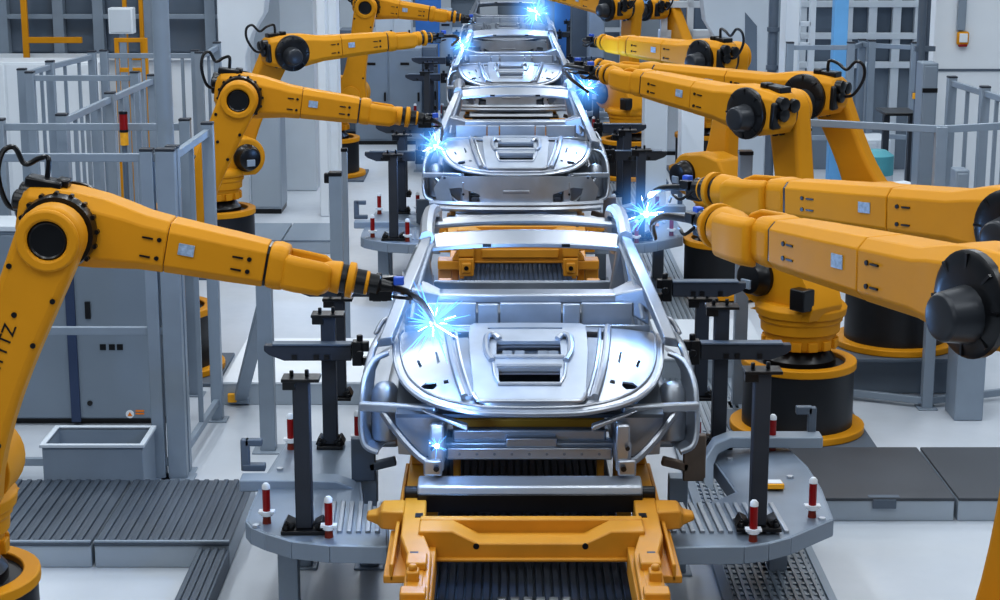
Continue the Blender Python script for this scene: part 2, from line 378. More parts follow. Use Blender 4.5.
    for i in range(8):
        t = 2 * math.pi * i / 8; m.box(c + sdv * .04 + Vector((math.cos(t), 0, math.sin(t))) * .155 * sc, (.05 * sc, .02, .012), ry=-t)
    em = m.build('elbow_motor', BLACK, root)
    m = MB(); m.lathe(c + sdv * .04 + Vector((-.02, 0, -.03)) * sc, sdv, [(0, .105 * sc), (.06 * sc, .095 * sc), (.12 * sc, .085 * sc), (.13 * sc, .06 * sc)], 20)
    m.box(c + sdv * .12 * sc + Vector((-.02, 0, -.03)) * sc, (.10 * sc, .07 * sc, .10 * sc)); m.build('motor_housing', mat('motor_grey', s(50, 53, 58), .35, .2), em, .01)
    # rear motors of the wrist drive and their cables
    m = MB()
    for h, w in ((.09, -.05), (.03, .05), (.11, .06)):
        m.lathe(Fp(-.26 * rk * sc, h * sc, w * sc), -X, [(-.02, .05 * sc), (.035 * sc, .05 * sc), (.045 * sc, .035 * sc)], 14)
    m.build('wrist_motor', BLACK, root)
    m = MB(); m.box(Fp(-.12 * sc, .19 * sc, -.03 * sc), (.17 * sc, .12 * sc, .05 * sc), ry=-math.atan2(ax.y, ax.x)); m.box(Fp(-.04 * sc, .205 * sc, .0), (.06 * sc, .09 * sc, .04 * sc), ry=-math.atan2(ax.y, ax.x))
    cb = m.build('cable_box', BLACK, root, .01)
    m = MB(); m.box(Fp(-.245 * rk * sc, .02 * sc, .09 * sc), (.05 * sc, .1 * sc, .2 * sc), ry=-math.atan2(ax.y, ax.x)); m.build('rear_cover', BLACK, root, .02)
    if cable:
        m = MB(); m.tube([Fp(-.12 * sc, .21 * sc, 0), Fp(-.13 * sc, .30 * sc, .01), Fp(-.22 * rk * sc, .29 * sc, .03), Fp(-.30 * rk * sc, .25 * sc, .03), Fp(-.37 * rk * sc, .32 * sc, .02), Fp(-.43 * rk * sc, .29 * sc, .0), Fp(-.43 * rk * sc, .18 * sc, -.02), Fp(-.36 * rk * sc, .05 * sc, .0), Fp(-.27 * rk * sc, .03 * sc, .02)], .013 * sc, 8, 6)
        m.build('cable', BLACK, cb)
    return root
#@@PART3
# ------------------------------------------------------------------ car body in white
XC, Y1, ZH, PITCH = .16, 9.2, 1.26, 8.3
def hz(x, y):                                  # hood surface height over hood front edge
    t = min(max(y / 1.02, 0), 1)
    return .225 * (1 - (1 - t) ** 2) - .035 * (abs(x) / .74) ** 2.5
def hp(px, py):                                # photo point on the hood -> car coordinates
    a, b = -.1, 1.3
    for _ in range(30):
        y = (a + b) / 2; p = onY(px, py, Y1 + y); x = p.x - XC
        if hz(x, y) > p.z - ZH: b = y
        else: a = y
    return (x, y)
def mir(L): return [(-x, y) for x, y in reversed(L)]
def make_car(label, front=True, wind=False):
    root = thing('car_body', label, 'car body', (XC, Y1, ZH), 0, 'bare car bodies on the line')
    # ---- hood
    half = [(0, 0), (.14, .004), (.28, .016), (.40, .05), (.49, .09), (.575, .15), (.64, .23), (.69, .33), (.725, .46), (.745, .60), (.757, .76), (.77, .9), (.755, .985), (.60, 1.005), (.45, 1.01), (.2, 1.02)]
    out = half + [(0, 1.022)] + [(-x, y) for x, y in reversed(half[1:])]
    holes = []
    def hole(pts): 
        L = [hp(*p) for p in pts]; holes.append(L); holes.append(mir(L))
    def grp(pts): return [hp(*p) for p in pts]
    hole([(420.5, 387), (426, 382.5), (436, 381.5), (437, 386), (433, 389.5), (424, 389)])
    hole([(416.5, 361), (419, 360), (422, 366), (420, 368)])
    hole([(443.5, 380.5), (448, 379.5), (449, 383), (444, 384)])
    hole([(435, 352), (437, 352), (440, 362), (437.5, 364)])
    hole([(449, 332), (469, 331.5), (469, 339), (451, 340)])
    holes2 = [[(-.18, .48), (.18, .48), (.18, .66), (-.18, .66)], [(-.165, .20), (.165, .20), (.17, .34), (-.17, .34)]]
    m = MB(); m.plate(out, holes + holes2, .012, hz, .05)
    hood = m.build('hood_panel', STEEL, root, 0)
    # rim of the hood: two rounded lips
    rim = [(x, y) for x, y in out if y < .93]
    rim = [p for p in ([(-x, y) for x, y in reversed(half[1:13])] + half[:13])]
    m = MB(); m.tube([(x * 1.005, y - .012 + (.0 if abs(x) < .5 else .004), hz(x, y) - .012) for x, y in rim], .014, 8, 4); m.tube([(x * .965, y + .03, hz(x * .965, y + .03) + .003) for x, y in rim], .008, 6, 4)
    m.build('hood_lip', STEEL, hood)
    # diagonal stiffening ribs
    for q in (1, -1):
        m = MB()
        pts = [(.465, .96), (.46, .88), (.445, .68), (.42, .45), (.385, .25), (.35, .1)]
        m.tube([(q * x, y, hz(x, y) + .018) for x, y in pts], .022, 8, 5); m.tube([(q * (x - .045), y, hz(x, y) + .006) for x, y in pts], .012, 6, 5); m.span(q * .345, q * .30, .10, .12, hz(.33, .1), hz(.33, .1) + .02)
        m.build('hood_rib', STEEL, hood)
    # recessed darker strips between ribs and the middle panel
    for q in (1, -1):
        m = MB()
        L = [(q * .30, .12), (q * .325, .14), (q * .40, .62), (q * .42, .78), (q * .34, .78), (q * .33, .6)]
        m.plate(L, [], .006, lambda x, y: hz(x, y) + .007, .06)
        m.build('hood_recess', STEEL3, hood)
    # raised middle panel with openings
    mp = [(-.27, .06), (-.22, .035), (.22, .035), (.27, .06), (.30, .12), (.33, .55), (.335, .95), (.31, .99), (-.31, .99), (-.335, .95), (-.33, .55), (-.30, .12)]
    m = MB(); m.plate(mp, holes2 + [[(-.23, .86), (.20, .86), (.20, .89), (-.23, .89)]], .02, lambda x, y: hz(x, y) + .026, .05)
    mid = m.build('hood_middle_panel', STEEL2, hood)
    m = MB(); W = lambda x, y, o=.03: (x, y, hz(x, y) + o)
    m.tube([W(-.30, .105, .03), W(-.285, .065), W(-.22, .045), W(.22, .045), W(.285, .065), W(.30, .105)], .013, 8, 4)
    for q in (1, -1):
        m.tube([W(q * .165, .68), W(q * .20, .715, .045), W(q * .235, .67, .045), W(q * .235, .52), W(q * .205, .41)], .02, 8, 4)
        m.tube([W(q * .2, .38), W(q * .19, .26), W(q * .165, .19)], .009, 6, 3)
    m.tube([W(-.2, .455), W(.2, .455)], .014, 8, 6); m.tube([W(-.18, .36), W(.18, .36)], .016, 8, 6); m.tube([W(-.17, .185), W(.17, .185)], .012, 8, 6)
    m.build('hood_crossbar', STEEL, mid)
    m = MB()
    for x in (-.12, -.05, .08, .14): m.box((x, .58, hz(x, .58) - .025), (.055, .10, .012), rx=.25)
    m.plate([(-.2, .46), (.2, .46), (.2, .68), (-.2, .68)], [], .01, lambda x, y: hz(x, y) - .04, .1); m.plate([(-.2, .18), (.2, .18), (.2, .36), (-.2, .36)], [], .01, lambda x, y: hz(x, y) - .09, .1)
    m.build('latch_reinforcement', STEEL3, mid)
    # ---- dark sheet added under the hood so its openings look shaded
    m = MB(); m.plate([(-.72, .12), (.72, .12), (.74, .9), (-.74, .9)], [], .02, lambda x, y: -.06 + .1 * y, .3); m.build('bay_shade_sheet', mat('bay_shade_grey', s(80, 88, 98), .5, .5), root)
    # ---- scuttle, cowl beam and firewall
    m = MB()
    m.span(-.72, .72, 1.035, 1.05, .05, .225)
    m.build('scuttle_panel', STEEL2, root, .006)
    m = MB()
    for x0, x1, y in ((-.62, -.30, 1.13), (-.29, -.17, 1.10), (-.16, .20, 1.13), (.21, .31, 1.10), (.32, .62, 1.13)):
        m.span(x0, x1, y, y + .03, .05, .335)
    m.build('firewall', STEEL2, root, .006)
    m = MB(); m.beam((-.64, 1.27, .345), (.64, 1.27, .345), .16, .06)
    for q in (1, -1): m.loft([[(q * .5, 1.2, .37), (q * .5, 1.34, .37), (q * .5, 1.34, .315), (q * .5, 1.2, .315)], [(q * .72, 1.1, .44), (q * .76, 1.5, .46), (q * .76, 1.5, .2), (q * .72, 1.1, .2)]])
    m.build('cowl_beam', STEEL, root, .012)
    # ---- pillars, roof
    for q in (1, -1):
        m = MB(); P = [(.605, 1.62, .635), (.66, 1.36, .52), (.735, 1.02, .37), (.79, .80, .25), (.81, .74, .20)]
        rings = []
        for i, (x, y, z) in enumerate(P):
            w, d = (.075, .05) if i else (.06, .045); rings.append([(q * (x - w / 2), y - .02, z + d * .6), (q * (x + w / 2), y - .01, z + d * .3), (q * (x + w / 2 + .02), y + .05, z - d), (q * (x - w / 2), y + .04, z - d * .7)])
        m.loft(rings)
        m.tube([(q * .665, 1.53, .53), (q * .71, 1.3, .42), (q * .75, 1.0, .29), (q * .77, .9, .22)], .016, 6, 3)
        m.tube([(q * .79, .80, .25), (q * .84, .80, .22), (q * .885, .76, .15), (q * .915, .62, .04)], .024, 6, 4); m.tube([(q * .76, .92, .29), (q * .83, .93, .28), (q * .88, .9, .2)], .018, 6, 4)
        m.build('windscreen_pillar', STEEL, root, .010)
        m = MB(); m.tube([(q * .575, 1.60, .60), (q * .615, 1.42, .5), (q * .66, 1.18, .36), (q * .68, 1.05, .26)], .015, 6, 4)
        m.tube([(q * .60, 1.75, .58), (q * .66, 1.72, .3), (q * .70, 1.68, .0), (q * .72, 1.66, -.3)], .02, 6, 4)
        m.build('pillar_flange', STEEL2, root)
        m = MB(); m.tube([(q * .605, 1.58, .64), (q * .615, 1.95, .66), (q * .615, 2.4, .65), (q * .60, 2.85, .58), (q * .63, 3.3, .40), (q * .68, 3.9, .16), (q * .72, 4.25, .05)], [.045, .05], 8, 4)
        m.build('roof_rail', STEEL, root)
        m = MB(); m.loft([[(q * .59, 2.25, .63), (q * .65, 2.25, .63), (q * .65, 2.35, .63), (q * .59, 2.35, .63)], [(q * .66, 2.2, .2), (q * .74, 2.2, .2), (q * .74, 2.36, .2), (q * .66, 2.36, .2)], [(q * .70, 2.1, -.38), (q * .82, 2.1, -.38), (q * .82, 2.5, -.38), (q * .70, 2.5, -.38)]])
        m.build('door_pillar', STEEL2, root, .012)
        m = MB(); m.beam((q * .80, .75, -.36), (q * .80, 3.3, -.36), .13, .16); m.build('sill', STEEL2, root, .03)
        m = MB(); m.loft([[(q * .72, 3.15, .3), (q * .76, 3.15, .28), (q * .86, 3.2, -.4), (q * .80, 3.2, -.4)], [(q * .69, 3.7, .22), (q * .76, 3.7, .2), (q * .87, 3.7, -.05), (q * .82, 3.7, -.05)], [(q * .69, 4.2, .1), (q * .76, 4.2, .08), (q * .85, 4.15, -.05), (q * .80, 4.15, -.05)], [(q * .66, 4.48, .05), (q * .72, 4.48, .03), (q * .80, 4.46, -.35), (q * .74, 4.46, -.35)]])
        m.build('rear_quarter_panel', STEEL2, root, .015)
        # bonnet hinge side: inner wing, shock tower and struts in front
        m = MB()
        pts = [(.80, .72, .14), (.875, .62, .12), (.915, .45, .05), (.925, .38, -.08), (.925, .34, -.2), (.90, .31, -.28), (.83, .29, -.31)]
        m.loft([[(q * x, y - .02, z), (q * (x + .015), y + .02, z), (q * (x - .03), y + .30, z - .02), (q * (x - .045), y + .30, z - .02)] for x, y, z in pts]); m.tube([(q * x, y - .02, z) for x, y, z in pts], .018, 6, 4)
        m.build('inner_wing', STEEL2, root, .004)
        m = MB(); m.lathe((q * .80, .5, -.30), (0, 0, 1), [(0, .085), (.22, .082), (.28, .075), (.32, .05), (.335, .001)], 18); m.box((q * .70, .55, -.16), (.14, .1, .3)); m.build('shock_tower', STEEL2, root, .012)
        m = MB(); m.plate([(q * .45, 0), (q * .72, .02), (q * .74, .3), (q * .5, .32)], [], .01, lambda x, y: .0, .3)
        vs = m.v; m.v = [(x, .30 + .02 * (z < 0), -.35 + y) for x, y, z in vs]; m.build('wheelhouse_panel', STEEL2, root)
        m = MB(); m.beam((q * .50, .16, -.035), (q * .93, .30, -.055), .05, .05); m.build('wing_support_bar', STEEL2, root, .012)
        m = MB(); m.tube([(q * .80, .26, -.08), (q * .70, .20, -.20), (q * .60, .14, -.29), (q * .52, .10, -.33)], .022, 8, 4); m.build('diagonal_strut', STEEL, root)
        m = MB(); m.loft([[(q * .585, .09, -.02), (q * .54, .09, -.045), (q * .54, .15, -.045), (q * .585, .15, -.02)], [(q * .33, .02, -.085), (q * .33, .02, -.12), (q * .33, .08, -.12), (q * .33, .08, -.085)]]); m.build('bumper_stay', STEEL, root, .01)
        m = MB(); m.span(q * .46, q * .535, .02, .10, -.34, -.08); m.beam((q * .50, .05, -.24), (q * .50, 1.1, -.24), .09, .12); m.span(q * .47, q * .57, .0, .03, -.36, -.27)
        r = m.build('front_rail', STEEL, root, .012)
        m = MB(); m.cyl((q * .50, .0, -.31), (q * .50, -.03, -.31), .016, n=8); m.cyl((q * .52, .0, -.20), (q * .52, -.02, -.20), .012, n=8); m.build('rail_bolt', BLACK, r)
    m = MB(); zs = lambda x, b: b - .03 * (x / .6) ** 2
    def bow(y0, y1, z0, z1, hw, n=12, th=.02):
        rs = []
        for i in range(n + 1):
            x = -hw + 2 * hw * i / n; c = -.035 * (x / hw) ** 2; f = .03 * (x / hw) ** 2
            rs.append([(x, y0 + f, z0 + c), (x, (y0 + y1) / 2 + f, max(z0, z1) + .012 + c), (x, y1 + f, z1 + c), (x, y1 + f, z1 - th + c), (x, y0 + f, z0 - th + c)])
        m.loft(rs)
    bow(1.55, 1.74, .615, .665, .60, th=.03)
    hd = m.build('roof_front_header', STEEL, root, .006)
    for q in (1, -1): m = MB(); m.box((q * .24, 1.55, .60), (.05, .02, .018)); m.build('header_slot', BLACK, hd)
    m = MB(); bow(2.72, 2.87, .56, .555, .60); bow(2.86, 3.03, .535, .51, .61); bow(3.01, 3.12, .495, .46, .62)
    m.build('roof_rear_header', STEEL, root, .006)
    m = MB(); bow(2.2, 2.28, .635, .635, .6, th=.015); m.build('roof_bow', STEEL2, root)
    # ---- floor and rear
    m = MB(); m.span(-.76, .76, .95, 4.4, -.40, -.385); m.loft([[(-.16, y, -.385), (-.11, y, -.385 + h), (.11, y, -.385 + h), (.16, y, -.385)] for y, h in ((1.0, .24), (1.6, .17), (3.0, .12))])
    for y in (1.7, 2.2, 2.9): m.span(-.74, .74, y, y + .1, -.39, -.31)
    m.build('floor_pan', STEEL3, root, .008)
    
    for y0, y1, z0, z1 in ((3.42, 3.56, -.18, -.15), (4.4, 4.46, -.40, -.24), (3.2, 3.28, -.4, -.2)): m = MB(); m.span(-.72, .72, y0, y1, z0, z1); m.build('rear_crossmember', STEEL3, root, .012)
    for q in (1, -1):
        m = MB(); m.loft([[(q * .80, 3.42, -.2), (q * .80, 3.6, -.2), (q * .62, 3.6, -.2), (q * .62, 3.42, -.2)], [(q * .74, 3.44, .28), (q * .74, 3.54, .28), (q * .69, 3.54, .28), (q * .69, 3.44, .28)]]); m.build('rear_brace', STEEL, root, .02)
    # ---- front crossmember
    m = MB(); m.span(-.47, .47, .20, .30, -.30, -.23); m.span(-.42, .42, .24, .30, -.24, -.17); m.build('front_crossmember', STEEL2, root, .012)
    m = MB(); m.span(-.13, .15, .18, .30, -.305, -.20); m.span(-.45, .45, .16, .19, -.32, -.25); c = m.build('crossmember_plate', STEEL, root, .008)
    m = MB()
    for i in range(9): m.cyl((-.38 + .095 * i, .161, -.285), (-.38 + .095 * i, .155, -.285), .008, n=8)
    m.build('bolt', STEEL3, c)
    if not front:                                  # bodies further down carry a closed front panel
        m = MB(); z = lambda x, y: 0
        L = [(-.78, -.33), (.78, -.33), (.82, -.18), (.74, -.05), (.4, -.02), (-.4, -.02), (-.74, -.05), (-.82, -.18)]
        hl = [[(-.62, -.30), (-.36, -.31), (-.36, -.2), (-.56, -.14), (-.66, -.16)]]; hl.append([(-a, b) for a, b in reversed(hl[0])])
        m.plate(L, hl, .02, lambda x, y: 0, .12); m.v = [(x, -.03 + .25 * (abs(x) / .8) ** 3 + z_, y) for x, y, z_ in m.v]
        fp = m.build('front_panel', STEEL2, root); m = MB(); m.box((0, -.045, -.17), (.26, .02, .03)); m.box((0, -.02, -.30), (1.0, .04, .05)); m.build('front_panel_bar', STEEL, fp, .006)
        m = MB()
        for a, b, c, h in ((-.84, .84, -.335, .03), (-.86, .86, -.29, .025)): m.loft([[(x, -.10 + .14 * (abs(x) / .85) ** 3, c - h), (x, -.12 + .14 * (abs(x) / .85) ** 3, c), (x, -.10 + .14 * (abs(x) / .85) ** 3, c + h), (x, -.06 + .14 * (abs(x) / .85) ** 3, c)] for x in [a + (b - a) * i / 14 for i in range(15)]])
        m.build('bumper_beam', STEEL, root)
    return root
#@@PART4
# ------------------------------------------------------------------ floor and walls
m = MB(); m.span(-16, 16, 2, 60, -.1, 0); struct('floor', m, FLOORM)
# ------------------------------------------------------------------ carriers along the line
def pin(mb_r, mb_w, mb_d, mb_t, p, h=.125):
    p = Vector(p)
    mb_d.cyl(p, p + Vector((0, 0, .045)), .024, .020, 12); mb_w.cyl(p + Vector((0, 0, .045)), p + Vector((0, 0, .07)), .033, n=14); mb_w.box(p + Vector((0, 0, .065)), (.085, .05, .012))
    mb_r.cyl(p + Vector((0, 0, .07)), p + Vector((0, 0, .07 + h)), .021, n=14)
    mb_t.lathe(p + Vector((0, 0, .07 + h)), (0, 0, 1), [(0, .023), (.02, .022), (.032, .012), (.034, .001)], 14)
ZP = .62
def make_carrier(label, side):
    T = (lambda L: [onZ(x, y, ZP) for x, y in L])
    if side < 0:
        out = T([(247, 521), (251, 509), (265, 478), (288, 441), (352, 441), (358, 468), (362, 503), (387, 509), (387, 546), (330, 545), (292, 541), (266, 533), (252, 527)])
        o = onZ(300, 500, ZP)
    else:
        out = T([(656, 547), (657, 524), (700, 508), (737, 492), (716, 462), (690, 460), (690, 448),  (786, 447), (806, 466), (820, 488), (832, 519), (790, 537), (768, 543), (744, 546)])
        o = onZ(740, 500, ZP)
    root = thing('carrier_platform', label, 'carrier platform', (o.x, o.y, 0), 0, 'carrier platforms beside the line')
    L = [(p.x - o.x, p.y - o.y) for p in out]
    m = MB(); m.prism(L, lambda a, b: Vector((a, b, ZP)), lambda a, b: Vector((a, b, ZP - .022)))
    dk = m.build('deck_plate', DECK, root, .006)
    m = MB(); n = len(L)
    for i in range(n):
        a, b = Vector(L[i]), Vector(L[(i + 1) % n]); m.beam((a.x, a.y, ZP - .05), (b.x, b.y, ZP - .05), .02, .095)
    m.build('deck_skirt', mat('grey_skirt_paint', s(134, 146, 160), .45, .15, .04, 3), dk, .004)
    # ribbed tread
    m = MB(); xs = [p[0] for p in L]
    if side < 0: x0, x1, ya, yb = .17, .48, -.56, -.06
    else: x0, x1, ya, yb = -.42, .22, -.56, -.08
    x = x0
    while x < x1:
        t = (x - x0) / (x1 - x0); m.beam((x, ya + .02, ZP + .006), (x - .02, yb - .0 * t, ZP + .006), .026, .02); x += .05
    tag(m.build('ribbed_tread', STEEL2, dk, .004), kind='stuff')
    # legs
    for lx, ly in (((-.04, -.26), (-.06, .6), (.34, .6)) if side < 0 else ((.30, .5), (-.30, .5))):
        m = MB(); m.span(lx - .055, lx + .055, ly - .055, ly + .055, 0.012, ZP - .02); m.span(lx - .09, lx + .09, ly - .09, ly + .09, 0, .012); m.build('leg', GREY, root, .008)
    # arched bracket standing at the back
    def pp(px, py, zc): q = at(px, py, zc); return Vector((q.x - o.x, q.y - o.y, q.z))
    m = MB(); zc = 10.35
    if side < 0: P = [pp(240, 484, zc), pp(300, 484, zc), pp(336, 485, zc), pp(350, 490, zc), pp(357, 500, zc), pp(358, 516, zc)]
    else: P = [pp(822, 441, 11.0), pp(760, 441, 11.0), pp(730, 441, 10.9), pp(716, 447, 10.8), pp(709, 460, 10.7), pp(708, 486, 10.4)]
    rs = []
    for i, p in enumerate(P):
        a = (P[min(i + 1, len(P) - 1)] - P[max(i - 1, 0)]).normalized(); nn = Vector((a.z, 0, -a.x)).normalized(); w = .035
        if nn.z < 0: nn = -nn
        rs.append([p + nn * w + Vector((0, -.04, 0)), p + nn * w + Vector((0, .10, 0)), p - nn * w + Vector((0, .10, 0)), p - nn * w + Vector((0, -.04, 0))])
    m.loft(rs); m.build('arched_bracket', GREY, root, .008)
    m = MB()
    if side < 0: c = pp(246, 470, 10.5); m.beam(c, c + Vector((0, 0, .19)), .05, .05); m.box(c + Vector((.05, 0, .17)), (.1, .05, .04)); m.box(c + Vector((.05, 0, .02)), (.13, .06, .04))
    else: c = pp(811, 438, 11.1); m.beam(c, c + Vector((0, 0, .2)), .05, .05); m.box(c + Vector((-.05, 0, .18)), (.1, .05, .05))
    m.build('stop_bracket', GREYD, root, .006)
    # body support upright beside the car with its bolts
    m = MB()
    if side < 0: a = pp(363, 470, 10.4); m.box((a.x, a.y + .05, ZP + .13), (.14, .05, .26)); m.box((a.x + .11, a.y + .05, ZP + .10), (.16, .05, .05), ry=-.25)
    else: a = pp(695, 470, 10.4); m.box((a.x, a.y + .05, ZP + .14), (.13, .05, .28)); m.box((a.x - .11, a.y + .05, ZP + .10), (.16, .05, .05), ry=.25)
    m.build('support_upright', GREYD if side < 0 else BROWN, root, .008)
    r, w, d = MB(), MB(), MB()
    for px, py in (((267, 523), (329, 537), (291, 449), (358, 446)) if side < 0 else ((753, 541), (812, 517), (772, 450), (697, 452))):
        q = onZ(px, py, ZP); rr, ww, dd, tt = MB(), MB(), MB(), MB(); pin(rr, ww, dd, tt, (q.x - o.x, q.y - o.y, ZP))
        k = rr.build('locating_pin', RED, root); tag(k, 'dark red locating pin with white tip'); ww.build('pin_collar', WHITE, k); tt.build('pin_tip', WHITE, k); dd.build('pin_foot', mat('brown_red_plastic', s(120, 40, 20), .4), k)
    if side > 0:
        q = onZ(774, 488, ZP); m = MB(); m.box((q.x - o.x, q.y - o.y, ZP + .02), (.10, .12, .03), rx=-.12); st = m.build('yellow_marker_block', YEL, root, .004); m = MB(); m.box((q.x - o.x, q.y - o.y + .005, ZP + .037), (.085, .10, .004), rx=-.12); m.build('marker_face', WHITE, st)
    for px, py in (((256, 527), (280, 470)) if side < 0 else ((790, 478), (822, 520), (730, 460))):
        q = onZ(px, py, ZP); m = MB(); m.cyl((q.x - o.x, q.y - o.y, ZP), (q.x - o.x, q.y - o.y, ZP + .014), .02, n=6); m.build('deck_bolt', SILV, dk)
    return root
def make_post(label, px, py, top_py, arm=None, width=.088, z0=ZP, dz=.002):
    fw = .16 if arm else .24
    b = onZ(px, py, z0); zt = onY(px, top_py, b.y).z
    root = thing('clamp_post', label, 'clamp post', (b.x, b.y, z0 + dz), 0, 'dark clamp posts beside the cars'); h = zt - z0
    m = MB(); m.span(-width / 2, width / 2, -width / 2, width / 2, .02, h); m.build('post', DARK, root, .006)
    m = MB(); m.box((0, 0, .01), (fw, .17, .02))
    for x in (-fw * .38, fw * .38):
        for y in (-.06, .06): m.cyl((x, y, .02), (x, y, .045), .016, n=6); m.cyl((x, y, .04), (x, y, .06), .008, n=6)
    for x in (-fw * .35, fw * .35): m.box((x, 0, .035), (.05, .11, .05), ry=.5 * (1 if x < 0 else -1))
    m.build('foot_plate', BLACK, root, .003)
    m = MB(); m.box((0, 0, h + .009), (.20, .13, .018)); m.cyl((-.05, 0, h + .018), (-.05, 0, h + .05), .012, n=8); m.cyl((.03, 0, h + .018), (.03, 0, h + .055), .012, n=8); m.box((-.06, -.02, h - .02), (.07, .06, .05)); m.build('head_plate', BLACK, root, .004)
    if arm:
        x0, x1, ya, dz = arm          # arm in photo x at this post's depth
        A, Bq = onY(x0, ya, b.y - .06), onY(x1, ya, b.y - .06); zA = A.z - z0; xa, xb = A.x - b.x, Bq.x - b.x; sg = 1 if xb > xa else -1
        hh = .05
        m = MB(); m.prism([(xa, zA + hh), (xb, zA + hh), (xb, zA - hh * .9), (xa + sg * .12, zA - hh * .9), (xa + sg * .03, zA - hh * .2), (xa, zA + hh * .3)], lambda a, c: Vector((a, -.11, c)), lambda a, c: Vector((a, -.045, c)))
        ar = m.build('clamp_arm', DARK, root, .005)
        m = MB(); m.span(min(xa + sg * .05, xb), max(xa + sg * .05, xb), -.12, -.035, zA + hh, zA + hh + .012); m.build('arm_rail', GREYD, ar, .002)
        for t in (.35, .6, .72): m = MB(); m.box((xa + (xb - xa) * t, -.113, zA - .02), (.03, .01, .03)); m.build('arm_slot', BLACK, ar)
        m = MB(); m.box((xb + sg * .035, -.08, zA), (.06, .08, .15)); m.box((xb + sg * .08, -.08, zA + .04), (.05, .05, .06)); m.box((xb + sg * .085, -.09, zA - .05), (.04, .05, .05)); m.cyl((xb + sg * .05, -.08, zA + .07), (xb + sg * .05, -.08, zA + .11), .02, n=10); m.cyl((xb + sg * .05, -.13, zA), (xb + sg * .05, -.09, zA), .025, n=10)
        m.build('clamp_head', BLACK, root, .006)
    return root
def make_trolley(label):
    root = thing('body_trolley', label, 'trolley', (XC, 8.57, 0), 0, 'orange body trolleys under the cars'); Zt = .80
    for q in (1, -1):
        m = MB(); m.loft([[(q * (c - w), y, Zt - .0), (q * (c + w), y, Zt), (q * (c + w), y, Zt - .12), (q * (c - w), y, Zt - .12)] for y, c, w in ((-1.2, .545, .06), (-.25, .555, .06), (.0, .60, .06), (1.25, .62, .055), (6.2, .62, .055))])
        rl = m.build('side_rail', ORANGE_D, root, .008)
        m = MB(); m.span(q * .48, q * .52, -1.2, .0, Zt - .20, Zt - .06); m.span(q * .62, q * .73, -.30, .35, Zt - .14, Zt - .10); m.span(q * .68, q * .70, -.3, 1.3, Zt - .13, Zt - .04); m.build('rail_web', ORANGE_D, rl, .006)
        m = MB()
        for y in (-.30, .26): m.span(q * .56, q * .60, y, y + .06, Zt, Zt + .004)
        m.build('rail_slot', BLACK, rl)
        m = MB(); m.loft([[(q * .66, y0, Zt - .10 + a), (q * .66, y1, Zt - .10 + a), (q * .66, y1, Zt + .01), (q * .66, y0, Zt + .01)] for y0, y1, a in ((.32, .52, 0),)] + [[(q * .78, .33, Zt - .09), (q * .78, .51, Zt - .09), (q * .78, .51, Zt + .01), (q * .78, .33, Zt + .01)], [(q * .80, .36, Zt - .08), (q * .80, .48, Zt - .08), (q * .80, .48, Zt - .02), (q * .80, .36, Zt - .02)], [(q * .86, .38, Zt - .06), (q * .86, .46, Zt - .06), (q * .86, .46, Zt - .03), (q * .86, .38, Zt - .03)]])
        m.build('side_lug', ORANGE_D, root, .01)
        m = MB(); m.box((q * .56, -.42, Zt + .02), (.10, .14, .04)); m.box((q * .57, -.60, Zt + .02), (.06, .08, .06)); m.box((q * .56, -.80, Zt + .0), (.12, .10, .06)); m.span(q * .52, q * .60, -.84, -.36, Zt - .02, Zt + .004); m.cyl((q * .57, -.60, Zt + .045), (q * .57, -.60, Zt + .075), .022, n=8); m.build('end_stop', ORANGE_D, root, .008)
        m = MB(); m.box((q * .60, 1.18, Zt + .04), (.12, .09, .08)); m.box((q * .60, 1.18, Zt + .085), (.05, .05, .03)); m.build('body_rest', ORANGE_D, root, .01)
        m = MB(); m.box((q * .56, 1.10, Zt + .04), (.05, .06, .10)); m.box((q * .57, 1.06, Zt + .085), (.08, .04, .03)); m.build('rest_clamp', BLACK, root, .006)
    # front crossbeam with a recessed shelf
    y0, y1 = .0, .23; zl = Zt - .035
    prof = [(-.57, Zt), (-.36, Zt), (-.19, zl), (.19, zl), (.36, Zt), (.57, Zt)]
    prof = [(-.57, Zt + .02), (-.40, Zt + .02), (-.27, zl - .01), (.27, zl - .01), (.40, Zt + .02), (.57, Zt + .02)]
    m = MB(); m.prism(prof + [(.57, Zt - .13), (-.57, Zt - .13)], lambda a, b: Vector((a, y0, b)), lambda a, b: Vector((a, y1 - .06, b)))
    m.span(-.57, .57, y1 - .06, y1, Zt - .13, Zt + .022); m.span(-.57, .57, -.03, .0, Zt - .135, Zt - .115)
    fb = m.build('front_crossbeam', ORANGE_D, root, .008)
    for x in (-.28, .27): m = MB(); m.cyl((x, -.001, Zt - .06), (x, .01, Zt - .06), .016, n=12); m.build('bolt_hole', BLACK, fb)
    # dark steel axle across the rails
    m = MB(); m.prism([(-.075, 0), (-.06, .07), (.05, .085), (.09, .08), (.09, -.02), (-.06, -.02)], lambda a, b: Vector((-.60, .62 + a, Zt + b)), lambda a, b: Vector((.60, .62 + a, Zt + b)))
    axl = m.build('axle_beam', SILV, root, .012)
    m = MB(); m.cyl((-.67, .60, Zt + .02), (-.59, .60, Zt + .02), .035, n=16); m.cyl((.59, .60, Zt + .02), (.67, .60, Zt + .02), .035, n=16); m.span(-.60, .60, .535, .56, Zt - .07, Zt + .03); m.build('axle_end_and_front', BLACK, axl, .006)  # black end pegs, and a black strip that darkens the axle's front face
    m = MB(); m.span(-.42, .42, .98, 1.08, Zt + .18, Zt + .32); m.span(-.2, .1, .96, 1.0, Zt + .15, Zt + .2); m.span(-.42, -.38, 1.0, 1.06, Zt - .08, Zt + .2); m.span(.38, .42, 1.0, 1.06, Zt - .08, Zt + .2); m.span(-.60, .60, 1.0, 1.06, Zt - .10, Zt - .04); m.build('middle_crossbeam', ORANGE_D, root, .01)
    y = 6.72
